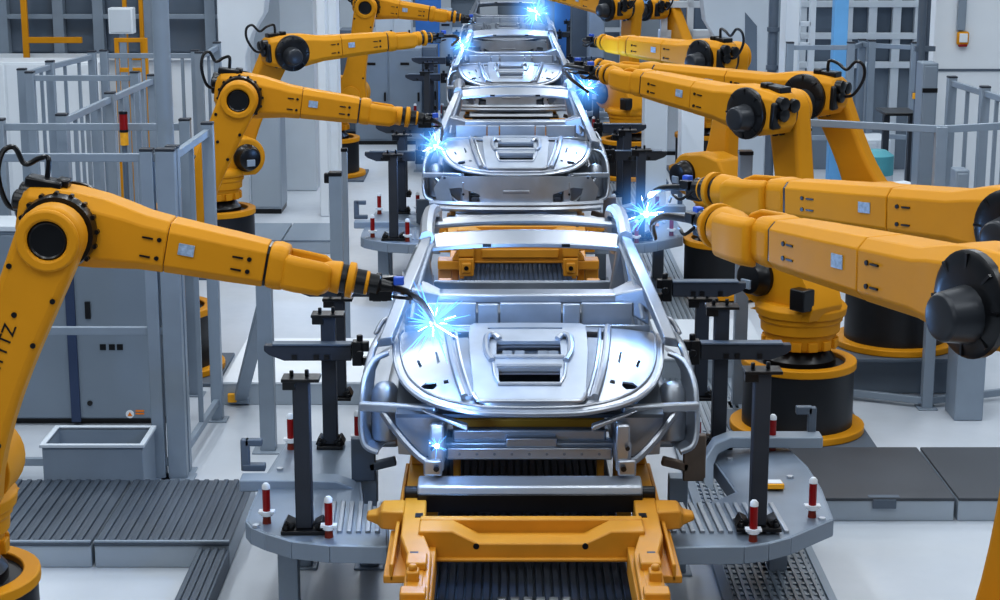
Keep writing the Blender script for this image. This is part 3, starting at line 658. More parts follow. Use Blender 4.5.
    m = MB(); m.prism([(-.58, .84), (-.50, .97), (.50, .97), (.58, .84)], lambda a, b: Vector((a, y, b)), lambda a, b: Vector((a, y + .14, b))); m.span(-.32, .35, y - .03, y, .87, .95); m.span(-.40, .40, y - .01, y + .02, .82, .845)
    m.loft([[(-.50, y, .92), (-.50, y + .1, .92), (-.50, y + .1, .97), (-.50, y, .97)], [(-.72, y + .04, .95), (-.72, y + .08, .95), (-.72, y + .08, .97), (-.72, y + .04, .97)]]); m.loft([[(.50, y, .92), (.50, y + .1, .92), (.50, y + .1, .97), (.50, y, .97)], [(.72, y + .04, .95), (.72, y + .08, .95), (.72, y + .08, .97), (.72, y + .04, .97)]])
    m.build('rear_crossbeam', ORANGE_D, root, .01)
    for q in (1, -1):
        m = MB(); m.box((q * .45, y - .04, .93), (.14, .07, .09)); m.box((q * .45, y - .05, .80), (.13, .08, .16)); m.box((q * .45, y - .10, .80), (.08, .04, .09)); c = m.build('rear_clamp', ORANGE_D, root, .012)
        m = MB(); m.cyl((q * .45, y - .121, .80), (q * .45, y - .13, .80), .02, n=10); m.build('clamp_bolt', BLACK, c)
        m = MB(); m.box((q * .64, y + .14, .40), (.12, .10, .72)); m.span(q * .38, q * .70, y + .0, y + .2, .76, .84); m.build('rear_leg', ORANGE_D, root, .01)
        for yy in (-1.1, 1.9, 5.2): m = MB(); m.box((q * .585, yy, .34), (.11, .11, .68)); m.build('trolley_leg', ORANGE_D, root, .008)
    m = MB()
    for i in range(26): m.span(-.545 + i * .0425, -.545 + i * .0425 + .035, .32, .56, Zt - .12, Zt - .10)
    tag(m.build('chain_plates', BELT, root, .003), kind='stuff')
    return root
N = 4
names = ['nearest', 'second', 'third', 'farthest']
car0 = make_car('bare steel car body nearest the camera, hood inner panel facing front')
car1 = make_car('bare steel car body behind the nearest one, with closed front panel', front=False)
car1.location.y = Y1 + PITCH
for k, lb in ((2, 'third bare car body up the line, seen over the second roof'), (3, 'smallest bare car body at the far end of the line'),):
    c = copy_tree(car1); c.location.y = Y1 + PITCH * k; c['label'] = lb
tr0 = make_trolley('orange trolley with polished axle under the nearest car body')
cl0 = make_carrier('grey platform on legs with red pins, left of the nearest car', -1)
cr0 = make_carrier('grey platform with ribbed tread and yellow marker, right of nearest car', 1)
posts = [make_post('short dark post standing at the front of the left grey platform', 305, 530, 380),
         make_post('short dark post standing at the front of the right grey platform', 757, 530, 375, dz=.0175),
         make_post('tall dark post with clamp arm gripping the nearest car from the left', 331, 446, 316, (265, 352, 352, 0)),
         make_post('tall dark post with clamp arm gripping the nearest car from the right', 718, 446, 308, (790, 700, 351, 0))]
extra = [make_post('dark post with short clamp arm behind the near left clamp post', 340, 398, 300, (292, 372, 289, 0)),
         make_post('dark post with clamp arm reaching the nearest roof pillar, right side', 700, 398, 300, (745, 672, 289, 0))]
for k in range(1, N):
    w = ['', 'second', 'third', 'farthest'][k]
    for o, lb in ((tr0, f'orange trolley under the {w} car body'), (cl0, f'grey platform with red pins left of the {w} car body'), (cr0, f'grey platform with red pins right of the {w} car body'),
                  (posts[0], f'short dark post at the front left corner of the {w} car body'), (posts[1], f'short dark post at the front right corner of the {w} car body'),
                  (posts[2], f'dark clamp post holding the {w} car body from the left'), (posts[3], f'dark clamp post holding the {w} car body from the right'),
                  (extra[0], f'rear dark clamp post on the left of the {w} car body'), (extra[1], f'rear dark clamp post on the right of the {w} car body')):
        if k == 3 and o in (extra[0], extra[1]): continue
        c = copy_tree(o); c.location.y += PITCH * k; c['label'] = lb
# ------------------------------------------------------------------ conveyor bed and floor tracks
m = MB(); m.span(XC - .525, XC + .525, 5.5, 40, .0, .40); belt = m.build('conveyor_bed', GREYD, None, .01); tag(belt, 'long dark conveyor bed running under the orange trolleys', 'conveyor')
m = MB()
for i in range(23): m.span(XC - .52 + i * .0455, XC - .52 + i * .0455 + .034, 5.5, 40, .402, .425)
tag(m.build('conveyor_slats', BELT, belt, .004), kind='stuff')
m = MB()
for i in range(6):
    for j in range(3): m.box((XC - .15 + i * .066, 8.50 + j * .07, .43), (.045, .04, .01))
tag(m.build('bright_tread_pads', STEEL, belt, .004), kind='stuff')
m = MB(); m.span(1.27, 1.92, 6, 40, 0, .012); tk = m.build('floor_track', mat('track_steel', s(160, 170, 180), .4, .3), None, 0); tag(tk, 'flat ribbed steel track along the floor right of the line', 'floor track')
m = MB(); m.span(1.27, 1.33, 6, 40, .012, .03); m.span(1.87, 1.92, 6, 40, .012, .03); m.build('track_edge', GREY, tk, .004)
m = MB()
for i in range(11): m.span(1.355 + i * .047, 1.355 + i * .047 + .022, 6, 34, .012, .028)
y = 8.6
while y < 13: m.span(1.34, 1.86, y, y + .03, .012, .022); y += .085
tag(m.build('track_ribs', mat('rib_steel', s(140, 150, 160), .35, .6), tk, .003), kind='stuff')
m = MB(); m.span(-1.81, -1.62, 7, 10.17, 0, .12); tk = m.build('floor_strip', GREYD, None, .004); tag(tk, 'narrow ribbed grey strip running forward from the left platform corner', 'floor strip')
m = MB()
for i in range(4): m.span(-1.80 + i * .046, -1.80 + i * .046 + .028, 7, 10.16, .12, .136)
m.build('strip_ribs', PLATF, tk, .004)
# ------------------------------------------------------------------ low steel platforms
def slab(label, x0, x1, y0, y1, h, top, ribs=0, handle=False, group='low steel floor platforms'):
    o = thing('floor_platform', label, 'platform', ((x0 + x1) / 2, y0, 0), 0, group); w = x1 - x0; d = y1 - y0
    m = MB(); m.span(-w / 2, w / 2, 0.01, d, 0, h - .02); m.build('platform_front', PLATFACE, o, .006)
    m = MB(); m.span(-w / 2, w / 2, 0, d, h - .02, h); t = m.build('platform_top', top, o, .004)
    if ribs:
        m = MB(); n = int(w / .065)
        for i in range(n): m.span(-w / 2 + .02 + i * .065, -w / 2 + .02 + i * .065 + .034, .03, d - .02, h, h + .014)
        tag(m.build('tread_ribs', PLATF, t, .005), kind='stuff')
        m = MB(); m.span(-w / 2, w / 2, 0, .025, h, h + .012); m.build('front_edge', GREY, t, .003)
    if handle: m = MB(); m.box((.02, -.004, h - .04), (.15, .012, .06)); m.box((.02, .03, h + .002), (.2, .05, .004)); m.build('lift_handle', GREYD, o, .003)
    return o
p = onZ(92, 543, .16); q = onZ(229, 543, .16); r = onZ(200, 480, .16)
slab('ribbed low platform reaching left from the split, under the near left robot', p.x - 2.2, p.x - .01, p.y, r.y, .16, PLATF, 1)
slab('ribbed low platform right of the split, in front of the grey crate', p.x + .01, q.x, p.y, r.y, .16, PLATF, 1)
p = onZ(957, 498, .16); q = onZ(808, 498, .16); r = onZ(880, 447, .16)
slab('smooth dark platform with lift handle, beside the right carrier platform', q.x, p.x - .012, p.y, r.y, .16, PLATS, 0, True)
slab('smooth dark platform behind the near right robot arm', p.x + .012, p.x + 1.6, p.y, r.y, .16, PLATS, 0)
p = onZ(235, 382, .19); q = onZ(362, 382, .19); r = onZ(300, 338, .19)
slab('long pale platform left of the cars behind the grey guard posts', p.x - .1, q.x, p.y, r.y, .19, WHITE, 0, group='pale floor platforms')
p = onZ(332 - 50, 240, .16); q = onZ(330, 240, .16); r = onZ(300, 223, .16)
slab('small grey platform left half, beside the second left robot', p.x - .45, p.x - .01, p.y, r.y, .16, CABG, 0, group='pale floor platforms')
slab('small grey platform right half, in front of the white column', p.x + .01, q.x + .1, p.y, r.y, .16, CABG, 0, group='pale floor platforms')
p = onZ(676, 378, .2); q = onZ(740, 378, .2); r = onZ(700, 330, .2)
slab('pale platform right of the cars in front of the black pedestal', 1.95 - .6, 2.25, 14.4, 15.8, .2, WHITE2, 0, group='pale floor platforms')
# ------------------------------------------------------------------ robots
rL1 = robot('big orange welding robot at the near left with black lettering on its arm', at(-46, 600, 8.9).xy, (47, 241), at(352, 280, 8.65), at(434, 322, 9.75), letters=True, ped=.68, shoulder_lift=.54, sx=.12, link_near=True)
rL2 = robot('orange welding robot behind the left fence, second on the left', at(166, 370, 15.25).xy, (238, 101), at(408, 117, 15.0), at(441, 140, 16.8), sx=.18, link_near=True)
rL3 = robot('orange robot with black elbow disc raised, third on the left', at(216, 220, 19.2).xy, (291, 53), at(424, 38, 19.8), at(452, 45, 21), side=-1, ped=.68, shoulder_lift=.55, sx=.28)
rL4 = robot('small distant orange robot farthest on the left side', at(330, 140, 25.6).xy, (365, 8), at(455, 17, 25.2), at(470, 22, 27), link_near=True)
rR1 = robot('largest orange robot arm reaching in from the right foreground', at(1034, 600, 6.9).xy, (980, 303), at(718, 226, 8.7), at(655, 238, 10.2), sc=1.08, ped=.3, shoulder_lift=.55, hand_k=1.2, cable=None)
rR2 = robot('orange robot arm just behind the largest one on the right', at(1130, 500, 8.5).xy, (1014, 228), at(714, 190, 10.2), at(643, 222, 11.2), hand_k=1.2, cable=None)
rR3 = robot('orange robot on a black pedestal beside the right grey platform', at(797, 410, 13.5).xy, (750, 113), at(607, 74, 14.6), at(588, 92, 16.4), sx=.2, cable=None)
rR4 = robot('orange robot leaning right on a pedestal behind the right fence', at(895, 330, 14.7).xy, (806, 97), at(598, 68, 15.9), at(585, 72, 17), z0=.33, shoulder_lift=.54)
rR5 = robot('orange robot with level forearm in front of the white portal column', at(724, 290, 18.2).xy, (703, 59), at(603, 42, 19.2), at(592, 44, 20), plinth=False)
rR6 = robot('distant orange robot on the right of the line, arm upright', at(630, 140, 25.4).xy, (609, 8), at(545, -8, 26.6), None)
rR7 = robot('distant orange robot leaning right beside the upright one', at(704, 140, 26.0).xy, (647, 8), at(585, -14, 28), None)
p = at(895, 330, 14.7)
m = MB(); m.span(p.x - .62, p.x + .62, p.y - .25, p.y + .6, 0, .33); pl = m.build('robot_plinth', CABG, None, .01); tag(pl, 'grey box plinth under the right robot pedestal behind the fence', 'plinth')
#@@PART5
# ------------------------------------------------------------------ guard fences
def fence(label, pts, rails=(2.17, 1.05, .12), pw=.085, zt=2.22, bars=0, m_=None, wide=(), group='grey guard fences', cap=True):
    """pts: (x, y) of posts on the floor"""
    m_ = m_ or GREY; o = thing('guard_fence', label, 'fence', (pts[0][0], pts[0][1], 0), 0, group); L = [(x - pts[0][0], y - pts[0][1]) for x, y in pts]
    for i, (x, y) in enumerate(L):
        w = pw * (1.5 if i in wide else 1)
        m = MB(); m.span(x - w / 2, x + w / 2, y - pw / 2, y + pw / 2, 0.01, zt); m.span(x - w * .9, x + w * .9, y - pw * .9, y + pw * .9, 0, .012); p = m.build('post', m_, o, .005)
        if cap: m = MB(); m.span(x - w / 2 - .002, x + w / 2 + .002, y - pw / 2 - .002, y + pw / 2 + .002, zt, zt + .018); m.build('post_cap', DARK, p, .004)
    for a, b in zip(L, L[1:]):
        for z in rails:
            m = MB(); m.beam((*a, z), (*b, z), .04, .055); m.build('rail', m_, o, .004)
        for k in range(bars):
            t = (k + 1) / (bars + 1); x, y = a[0] + (b[0] - a[0]) * t, a[1] + (b[1] - a[1]) * t
            m = MB(); m.box((x, y, (rails[0] + rails[-1]) / 2), (.035, .03, rails[0] - rails[-1])); m.build('upright_bar', m_, o, .003)
    return o
def fl(px, py): q = onZ(px, py, 0); return (q.x, q.y)
def top(px, py, z=2.2): q = onZ(px, py, z); return (q.x, q.y)
A, Bp = fl(179, 478), fl(218, 420)
A0 = top(156, 155)
fence('wide grey fence bay behind the near left robot arm', [(A[0] - 2.6, A[1]), (A[0] - .125, A[1]), A], wide=(2,), rails=(2.235, 1.05, .12), zt=2.28)
fence('short grey fence side running back beside the left robots', [(A[0] + .02, A[1] + .14), (Bp[0], Bp[1])], rails=(2.22, .15), bars=1, zt=2.28)
C = top(185, 123)
fence('grey fence rail crossing behind the left steel column', [(C[0] - 3.0, C[1]), (C[0] - 1.45, C[1]), C], rails=(2.17, .12))
fence('grey side fence with three posts left of the steel column', [top(62, 118), top(110, 96), top(152, 78)], rails=(2.17, .15), bars=3)
fence('dark posted grey side fence at the far left edge', [top(22, 72), top(50, 64), top(92, 54)], rails=(2.17, .15), bars=2)
fence('grey cross fence joining the far left side fence to the column', [top(30, 75), top(135, 75)], rails=(2.17,), bars=6)
fence('far grey cross fence with thin bars behind the yellow machine frame', [top(104, 53), top(195, 53)], rails=(2.17, 1.0), bars=6)
fence('pale grey side fence left of the second left robot', [top(199, 55), top(217, 45)], rails=(2.17, 1.1), bars=1)
D = top(1000, 122)
fence('long grey fence behind the near right robot arms', [top(795, 122), fl(926, 408), (D[0] + .6, D[1])], rails=(2.20, .06), bars=0, cap=False)
fence('grey side fence with sloping rail at the right edge', [top(952, 80), top(985, 90), top(1010, 98)], rails=(2.17, .15), bars=1)
fence('far grey fence with tall posts behind the right robots', [top(790, 45), top(851, 45), top(862, 42), top(872, 43), top(915, 45)], rails=(2.17, 1.1), bars=0)
# single guard posts
def gpost(label, x, y, h, w=.09, m_=None, brace=None, head=None):
    o = thing('guard_post', label, 'post', (x, y, 0), 0, 'single grey guard posts'); m = MB(); m.span(-w / 2, w / 2, -w / 2, w / 2, .01, h); m.span(-w, w, -w, w, 0, .012); m.build('post', m_ or GREY, o, .005)
    m = MB(); m.span(-w / 2 - .004, w / 2 + .004, -w / 2 - .004, w / 2 + .004, h, h + .03); m.build('post_cap', BLACK, o, .004)
    if brace: m = MB(); m.beam((0, 0, brace[2]), (brace[0], brace[1], .03), .10, .05); m.box((brace[0], brace[1], .04), (.16, .1, .05)); m.build('diagonal_brace', GREY, o, .005); m = MB(); m.box((brace[0] - .05, brace[1] - .06, .07), (.07, .04, .07)); m.build('brace_clip', YEL, o, .006)
    if head: m = MB(); m.box((-.06, 0, h - .02), (.06, .06, .08)); m.build('sensor_head', BLACK, o, .008)
    return o
q = onZ(269, 450, 0); gpost('grey guard post with diagonal brace below the near left robot arm', q.x, q.y, 1.28, .11, brace=(-.38, 1.2, 1.1))
q = at(338, 300, 14.6); gpost('pale guard post with black cap beyond the near left robot wrist', q.x, q.y, 1.75, .10, head=True)
q = at(347, 290, 16.2); gpost('thin grey post with black tip close behind the capped guard post', q.x, q.y, 1.72, .05)
q = onZ(738, 406, 0); gpost('tall pale guard post right of the nearest car body', q.x, q.y, 2.0, .10)
q = onZ(250, 470, 0)
# ------------------------------------------------------------------ grey cabinet and crate on the left
p = onZ(165, 425, 0); q = onZ(-60, 425, 0)
o = thing('control_cabinet', 'large grey cabinet with three small square openings behind the crate', 'cabinet', (p.x, p.y, 0)); W_ = p.x - q.x
m = MB(); m.span(-W_, 0, 0, .42, .05, 1.5); m.build('cabinet_body', CABG, o, .01)
m = MB(); m.span(-W_, 0, .05, .42, 0, .05); m.build('cabinet_plinth', BLACK, o)
m = MB(); m.span(-W_, .02, -.02, .44, 1.5, 1.54); m.build('cabinet_top', WHITE2, o, .006)
def cabpx(px, py): v = onY(px, py, p.y - .01); return (v.x - p.x, -.004, v.z)
dx = cabpx(73, 350)[0]
m = MB(); m.span(-W_ + .02, dx - .02, -.012, 0, .06, 1.47); m.build('door', CABG, o, .006)
m = MB(); m.span(dx + .02, -.02, -.012, 0, .06, 1.47); dr = m.build('door', CABG, o, .006)
m = MB(); m.span(dx - .035, dx + .035, -.03, .0, .03, 1.45); m.build('door_post', NAVY, o, .004)
for x in (103, 112, 120): v = cabpx(x, 347); m = MB(); m.box((v[0], -.013, v[2]), (.045, .006, .045)); m.build('door_opening', BLACK, dr)
v = cabpx(90, 403); m = MB(); m.cyl((v[0], -.02, v[2]), (v[0], -.01, v[2]), .02, n=12); m.build('door_lock', BLACK, dr); v = cabpx(88, 310); m = MB(); m.box((v[0], -.016, v[2]), (.04, .02, .13)); m.build('door_handle', BLACK, dr)
m = MB(); v = cabpx(130, 414); m.cyl((v[0], -.015, v[2]), (v[0], -.010, v[2]), .032, n=20); tag(m.build('round_label', WHITE, dr), 'small round white warning label')
m = MB(); m.prism([(v[0] - .018, v[2] - .014), (v[0] + .018, v[2] - .014), (v[0], v[2] + .018)], lambda a, b: Vector((a, -.018, b)), lambda a, b: Vector((a, -.014, b))); v = cabpx(140, 412)
for i in range(2): m.box((v[0], -.014, v[2] - .012 + i * .022), (.065, .005, .012))
m.build('orange_marking', mat('orange_marking', s(230, 130, 20), .5), dr)
p = onZ(48, 481, 0); q = onZ(147, 481, 0); cw = q.x - p.x
o = thing('storage_crate', 'open pale grey crate on the floor below the cabinet', 'crate', (p.x * .97, p.y - .46, 0)); t = .02; dp = .42; hh = .40; cw *= .97
m = MB(); m.span(0, cw, 0, t, .0, hh); m.span(0, cw, dp - t, dp, 0, hh); m.span(0, t, t, dp - t, 0, hh); m.span(cw - t, cw, t, dp - t, 0, hh); m.span(0, cw, t, dp - t, 0, .02)
cr = m.build('crate_body', GREY, o, .004)
m = MB(); m.ring((0, 0, 0), (0, 0, 1), .01, .005, .01, 4); m = MB(); e = .015
m.span(-e, cw + e, -e, t, hh - .015, hh + .008); m.span(-e, cw + e, dp - t, dp + e, hh - .015, hh + .008); m.span(-e, t, t, dp - t, hh - .015, hh + .008); m.span(cw - t, cw + e, t, dp - t, hh - .015, hh + .008); m.build('crate_rim', WHITE2, o, .004)
# ------------------------------------------------------------------ columns
PORTALS = []
def column(label, mb, mt, bevel=0.0):
    o = mb.build('steel_column', mt, None, bevel); tag(o, label, 'column', 'steel columns and posts'); PORTALS.append(o); return o
def box_px(x0, x1, zc, z0, z1, dp=.4): a, b = at(x0, 200, zc), at(x1, 200, zc); return a.x, b.x, a.y, a.y + dp, z0, z1
q = at(166, 150, 13.35); m = MB(); m.cyl((q.x, q.y, 0), (q.x, q.y, 6), .062, n=20); m.cyl((q.x, q.y, 0), (q.x, q.y, .05), .07, n=20); column('round grey steel pipe column rising among the left fences', m, GREY)
def portal(name, x0, x1, zc, flare, mt, zk=2.35, zt=7):
    a, b = at(x0, 100, zc), at(x1, 100, zc); m = MB(); y = a.y; w = b.x - a.x
    if flare > 0: out = [(a.x, 0), (b.x, 0), (b.x, zk), (b.x + .08, zk + .28), (b.x + .25 * flare, zk + .55), (b.x + .9 * flare, 7), (a.x, 7)]
    elif flare < 0: out = [(a.x, 0), (b.x, 0), (b.x, 7), (a.x + .9 * flare, 7), (a.x + .25 * flare, zk + .55), (a.x - .08, zk + .28), (a.x, zk)]
    else: out = [(a.x, 0), (b.x, 0), (b.x, zt), (a.x, zt)]
    m.prism(out, lambda u, v: Vector((u, y, v)), lambda u, v: Vector((u, y + .45, v))); return column(name, m, mt, .012)
portal('white portal column with flared top behind the second left robot', 220, 247, 23.2, 1.0, WHITE, 1.9)
portal('pale portal column with flared top behind the white one', 256, 278, 25.5, 1.0, WHITE2, 1.75)
portal('slim white post behind the third left robot arm', 318, 327, 22.2, 0, WHITE); portal('slim white post just behind the other slim white post', 329, 338, 22.6, 0, WHITE)
portal('broad pale column between the grey housing and slim white posts', 281, 315, 24.2, 0, WHITE2)
portal('white portal column with dark recess behind the right robots', 722, 766, 24, -1.0, WHITE2, 1.75); pr_ = PORTALS[-1]; pa, pb, pc_ = (onY(x, y, at(722, 100, 24).y - .006) for x, y in ((745, 12), (745, 76), (757, 76))); pd_ = onY(757, 26, at(722, 100, 24).y - .006); m = MB(); m.prism([(pa.x, pa.z), (pb.x, pb.z), (pc_.x, pc_.z), (pd_.x, pd_.z)], lambda u, v: Vector((u, pa.y, v)), lambda u, v: Vector((u, pa.y + .004, v))); m.build('recess', GLASS, pr_); portal('white square post between dark pipe and blue column', 783, 797, 22, 0, WHITE)
portal('low pale square pillar close to the right of the second car', 645, 668, 22, 0, WHITE2, 2, 1.55); portal('low white square pillar behind the right robot with the level forearm', 682, 705, 22.6, 0, WHITE, 2, 1.45)
q = at(771, 100, 21.5); m = MB(); m.cyl((q.x, q.y, 0), (q.x, q.y, 6), .055, n=16)
for z in (1.9, 2.35): m.cyl((q.x, q.y, z), (q.x, q.y, z + .05), .075, n=16)
column('dark grey pipe with collars in front of the white portal column', m, GREYD)
q = at(838, 100, 21.8); m = MB(); m.span(q.x - .085, q.x + .085, q.y, q.y + .17, 0, 6); o = column('light blue square steel column', m, BLUE, .008)
q = at(918, 100, 17.9); m = MB(); m.cyl((q.x, q.y, 0), (q.x, q.y, 6), .042, n=14); m.cyl((q.x + .08, q.y + .1, 0), (q.x + .08, q.y + .1, 6), .025, n=12)
for z in (2.0, 2.45): m.box((q.x + .04, q.y, z), (.2, .06, .05))
cp = column('dark conduit pipes with yellow tag left of the white cabin', m, GREYD); v = onY(915, 96, q.y - .05); m = MB(); m.box((v.x, q.y - .048, v.z), (.05, .012, .06)); m.build('yellow_tag', YEL, cp, .004)
# ------------------------------------------------------------------ back walls
def onwall(zc):
    y = at(500, 100, zc).y
    return y, (lambda px, py: onY(px, py, y))
y, P = onwall(23.5)
lx0, lx1 = P(-60, 50).x, P(222, 50).x; zs = P(0, 58).z
m = MB(); m.span(lx0, lx1, y, y + .2, 0, zs); m.span(lx0, lx1, y - .08, y, zs - .02, zs + .06); struct('wall_back_left', m, WHITE)
m = MB(); m.span(lx0, lx1, y + .5, y + .6, zs - .1, 7); struct('wall_back_left_upper', m, CABG)
m = MB()
for px in (2, 58, 98, 148, 210): v = P(px, 40); m.span(v.x - .07, v.x + .07, y + .05, y + .2, zs, 5)
for py in (17,): v = P(0, py); m.span(lx0, lx1, y + .06, y + .16, v.z - .03, v.z + .03)
struct('window_1', m, GREY, .006); w1 = bpy.context.scene.objects['window_1']
m = MB(); m.span(lx0, lx1, y + .25, y + .27, zs + .06, 5); m.build('pane', GLASS, w1)
# yellow machine frames in front of those windows
def yframe(label, x0, x1, y0, y1, zc, bar=.05, both=True):
    o = thing('yellow_frame', label, 'frame', (at((x0 + x1) / 2, 50, zc).x, at(0, 50, zc).y, 0), 0, 'yellow machine frames'); yy = at(0, 50, zc).y
    A_, B_ = onY(x0, y1, yy), onY(x1, y0, yy); cx = o.location.x; zt = B_.z
    for x in ((A_.x, B_.x) if both else (A_.x,)): m = MB(); m.span(x - cx - bar / 2, x - cx + bar / 2, -.03, .03, 0, zt); m.build('post', ORANGE, o, .004)
    for z in (zt - bar, max(.2, A_.z)): m = MB(); m.span(A_.x - cx, B_.x - cx, -.028, .028, z, z + bar); m.build('crossbar', ORANGE, o, .004)
yframe('low yellow machine frame below the white box at the back left', 118, 145, 38, 72, 21.5)
yframe('tall yellow machine frame behind the back left windows', 26, 78, -40, 43, 22.9, .075, False)
yframe('tall narrow yellow frame behind the white box at the back left', 127, 138, -60, 60, 22.95, .05)
q = at(121, 34, 22.2); o = thing('junction_cabinet', 'small white box cabinet standing high at the back left', 'cabinet', (q.x, q.y, 0)); v = onY(121, 34, q.y); v2 = onY(121, 8, q.y)
m = MB(); m.span(-.15, .15, 0, .2, v.z, v2.z); b_ = m.build('cabinet_body', WHITE, o, .01); m = MB(); m.span(-.13, .13, -.012, 0, v.z + .02, v2.z - .02); m.build('door', WHITE2, o, .005); m = MB(); m.span(-.04, .04, .08, .14, 0, v.z); m.build('stand', GREY, o)
# tower light near the left fences
q = at(123.5, 122, 13.85); v = onY(124, 114, q.y)
o = thing('stack_light', 'red and amber signal light between the left fences', 'signal light', (q.x, q.y, 0)); m = MB(); m.cyl((0, 0, 0), (0, 0, v.z - .24), .02, n=10); m.build('pole', GREYD, o)
m = MB(); m.cyl((0, 0, v.z - .24), (0, 0, v.z - .14), .032, n=14); m.build('amber_lens', YEL, o); m = MB(); m.cyl((0, 0, v.z - .12), (0, 0, v.z), .032, n=14); m.build('red_lens', RED, o); m = MB(); m.cyl((0, 0, v.z), (0, 0, v.z + .02), .034, n=14); m.cyl((0, 0, v.z - .14), (0, 0, v.z - .12), .034, n=14); m.build('lens_cap', BLACK, o)
# white machine housing behind left robots, grey switch cabinets, blue panels
def cab(label, x0, x1, y0, zc, zb=0.0, mt=None, doors=2, name='switch_cabinet', cat='cabinet', group='grey switch cabinets', hasdet=True, dp=.6, ztop=None):
    q0, q1 = at(x0, 100, zc), at(x1, 100, zc); yy = q0.y; zt = ztop or onY(x0, y0, yy).z; o = thing(name, label, cat, (q0.x, yy, 0), 0, group); w = q1.x - q0.x
    m = MB(); m.span(0, w, 0, dp, zb + .06, zt); m.build('cabinet_body', mt or CABG, o, .012); m = MB(); m.span(.01, w - .01, .02, dp, zb, zb + .06); m.build('plinth', BLACK, o)
    for i in range(doors):
        m = MB(); m.span(w * i / doors + .015, w * (i + 1) / doors - .015, -.015, 0, zb + .09, zt - .03); d_ = m.build('door', mt or CABG, o, .006)
        if hasdet: m = MB(); x = w * (i + .9) / doors; m.box((x, -.03, (zb + zt) / 2), (.03, .03, .14)); m.build('handle', BLACK, d_, .004); m = MB(); m.box((w * (i + .5) / doors, -.017, zt - .25), (.14, .006, .04)); m.build('vent_slot', BLACK, d_)
    return o
cab('grey switch cabinet with two doors behind the second left robot arm', 355, 422, 48, 28.8, mt=CABG)
cab('narrow grey cabinet beside the distant left robot', 422, 437, 47, 29, mt=GREYD, doors=1)
cab('tall smooth grey machine housing behind the third left robot', 248, 279, 112, 22.4, mt=mat('smooth_grey_panel', s(160, 170, 180), .45, 0, .05, 1), doors=1, hasdet=False)
y, P = onwall(33)
for nm, x0, x1, mt_ in (('tall blue panel behind the grey cabinets left of the cars', 414, 440, BLUED), ('tall blue panel right of the farthest cars', 563, 584, BLUED)):
    m = MB(); m.span(P(x0, 0).x, P(x1, 0).x, y + (.5 if x0 < 500 else 5), y + (.6 if x0 < 500 else 5.1), 0, 7); tag(m.build('blue_panel', mt_), nm, 'panel', 'tall blue panels')
m = MB(); m.span(-14, 14, 41, 41.3, 0, 9); struct('wall_back', m, CABG)
m = MB()
for i in range(24): x = -12 + i * 1.05; m.span(x, x + .4, 40.85, 41, 0, 8)
for z in (.9, 1.7): m.span(-14, 14, 40.8, 40.9, z, z + .1)
struct('trim_back', m, WHITE2)
for i, (x0, x1, y1, zc, mt_) in enumerate(((340, 360, 30, 30, GREYD), (376, 412, -20, 31, WHITE2), (571, 588, -20, 30, GREYD), (440, 452, 10, 31, GREY), (588, 604, -20, 29, GREY), (660, 716, 32, 27.6, WHITE2), (664, 720, -10, 29, GREYD))):
    cab(('dark grey housing behind the distant left robot', 'tall pale cabinet right of the distant left robot', 'tall dark cabinet just right of the far cars', 'slim grey cabinet left of the far cars', 'tall grey cabinet behind the upright distant right robot', 'low white machine housing behind the black elbow discs on the right', 'tall dark glazed housing behind the low white housing')[i], x0, x1, y1, zc, mt=mt_, doors=2 if x1 - x0 > 30 else 1, hasdet=i in (1, 3), ztop=None if y1 >= 0 else 3.2, group='distant machine cabinets')
# left and right side walls
m = MB(); m.span(-15.2, -15, 2, 60, 0, 9); struct('wall_left', m, WHITE2); m = MB(); m.span(15, 15.2, 2, 60, 0, 9); struct('wall_right', m, WHITE2)
# pale machine housing filling the left middle ground
cab('wide white machine housing behind the left fences', -40, 100, 62, 21.9, mt=WHITE, doors=3, hasdet=False, group='white machine housings')
# dark glazed partition at the back right
y, P = onwall(26)
m = MB(); rx0, rx1 = P(800, 50).x, P(925, 50).x
for px in (802, 848, 872, 896, 918): v = P(px, 40); m.span(v.x - .06, v.x + .06, y, y + .12, 0, 6)
for py in (4, 36, 65): v = P(0, py); m.span(rx0, rx1, y - .02, y + .1, v.z - .045, v.z + .045)
struct('window_2', m, WHITE2, .006); w2 = bpy.context.scene.objects['window_2']
m = MB(); m.span(rx0, rx1, y + .14, y + .16, P(0, 66).z, 6); m.build('pane', mat('very_dark_glass', s(112, 124, 138), .15, .2, .2, .6), w2); m = MB(); m.span(rx0, rx1, y + .16, y + .3, 0, P(0, 66).z); m.build('lower_panel', CABG, w2)
m = MB(); v = P(786, 0); y2 = y - 3
for px in (786, 797, 812): q = onY(px, 40, y2); m.span(q.x - .04, q.x + .04, y2, y2 + .08, 0, 5)
for py in (24, 45): q = onY(0, py, y2); m.span(onY(786, 0, y2).x, onY(812, 0, y2).x, y2, y2 + .06, q.z - .03, q.z + .03)
struct('window_3', m, WHITE, .006)
y3, P3 = onwall(31); m = MB(); m.span(P3(640, 0).x, P3(800, 0).x, y3, y3 + .2, 0, 6); struct('wall_back_right', m, mat('mid_grey_panel', s(150, 160, 170), .5, 0, .08, 1.2))
y3, P3 = onwall(26.9); m = MB()
for px in (664, 690, 712): q = P3(px, 0); m.span(q.x - .05, q.x + .05, y3 - .1, y3, 0, 6)
for py in (4, 33): q = P3(0, py); m.span(P3(660, 0).x, P3(716, 0).x, y3 - .1, y3 - .02, q.z - .05, q.z + .05)
struct('window_4', m, WHITE2, .006)
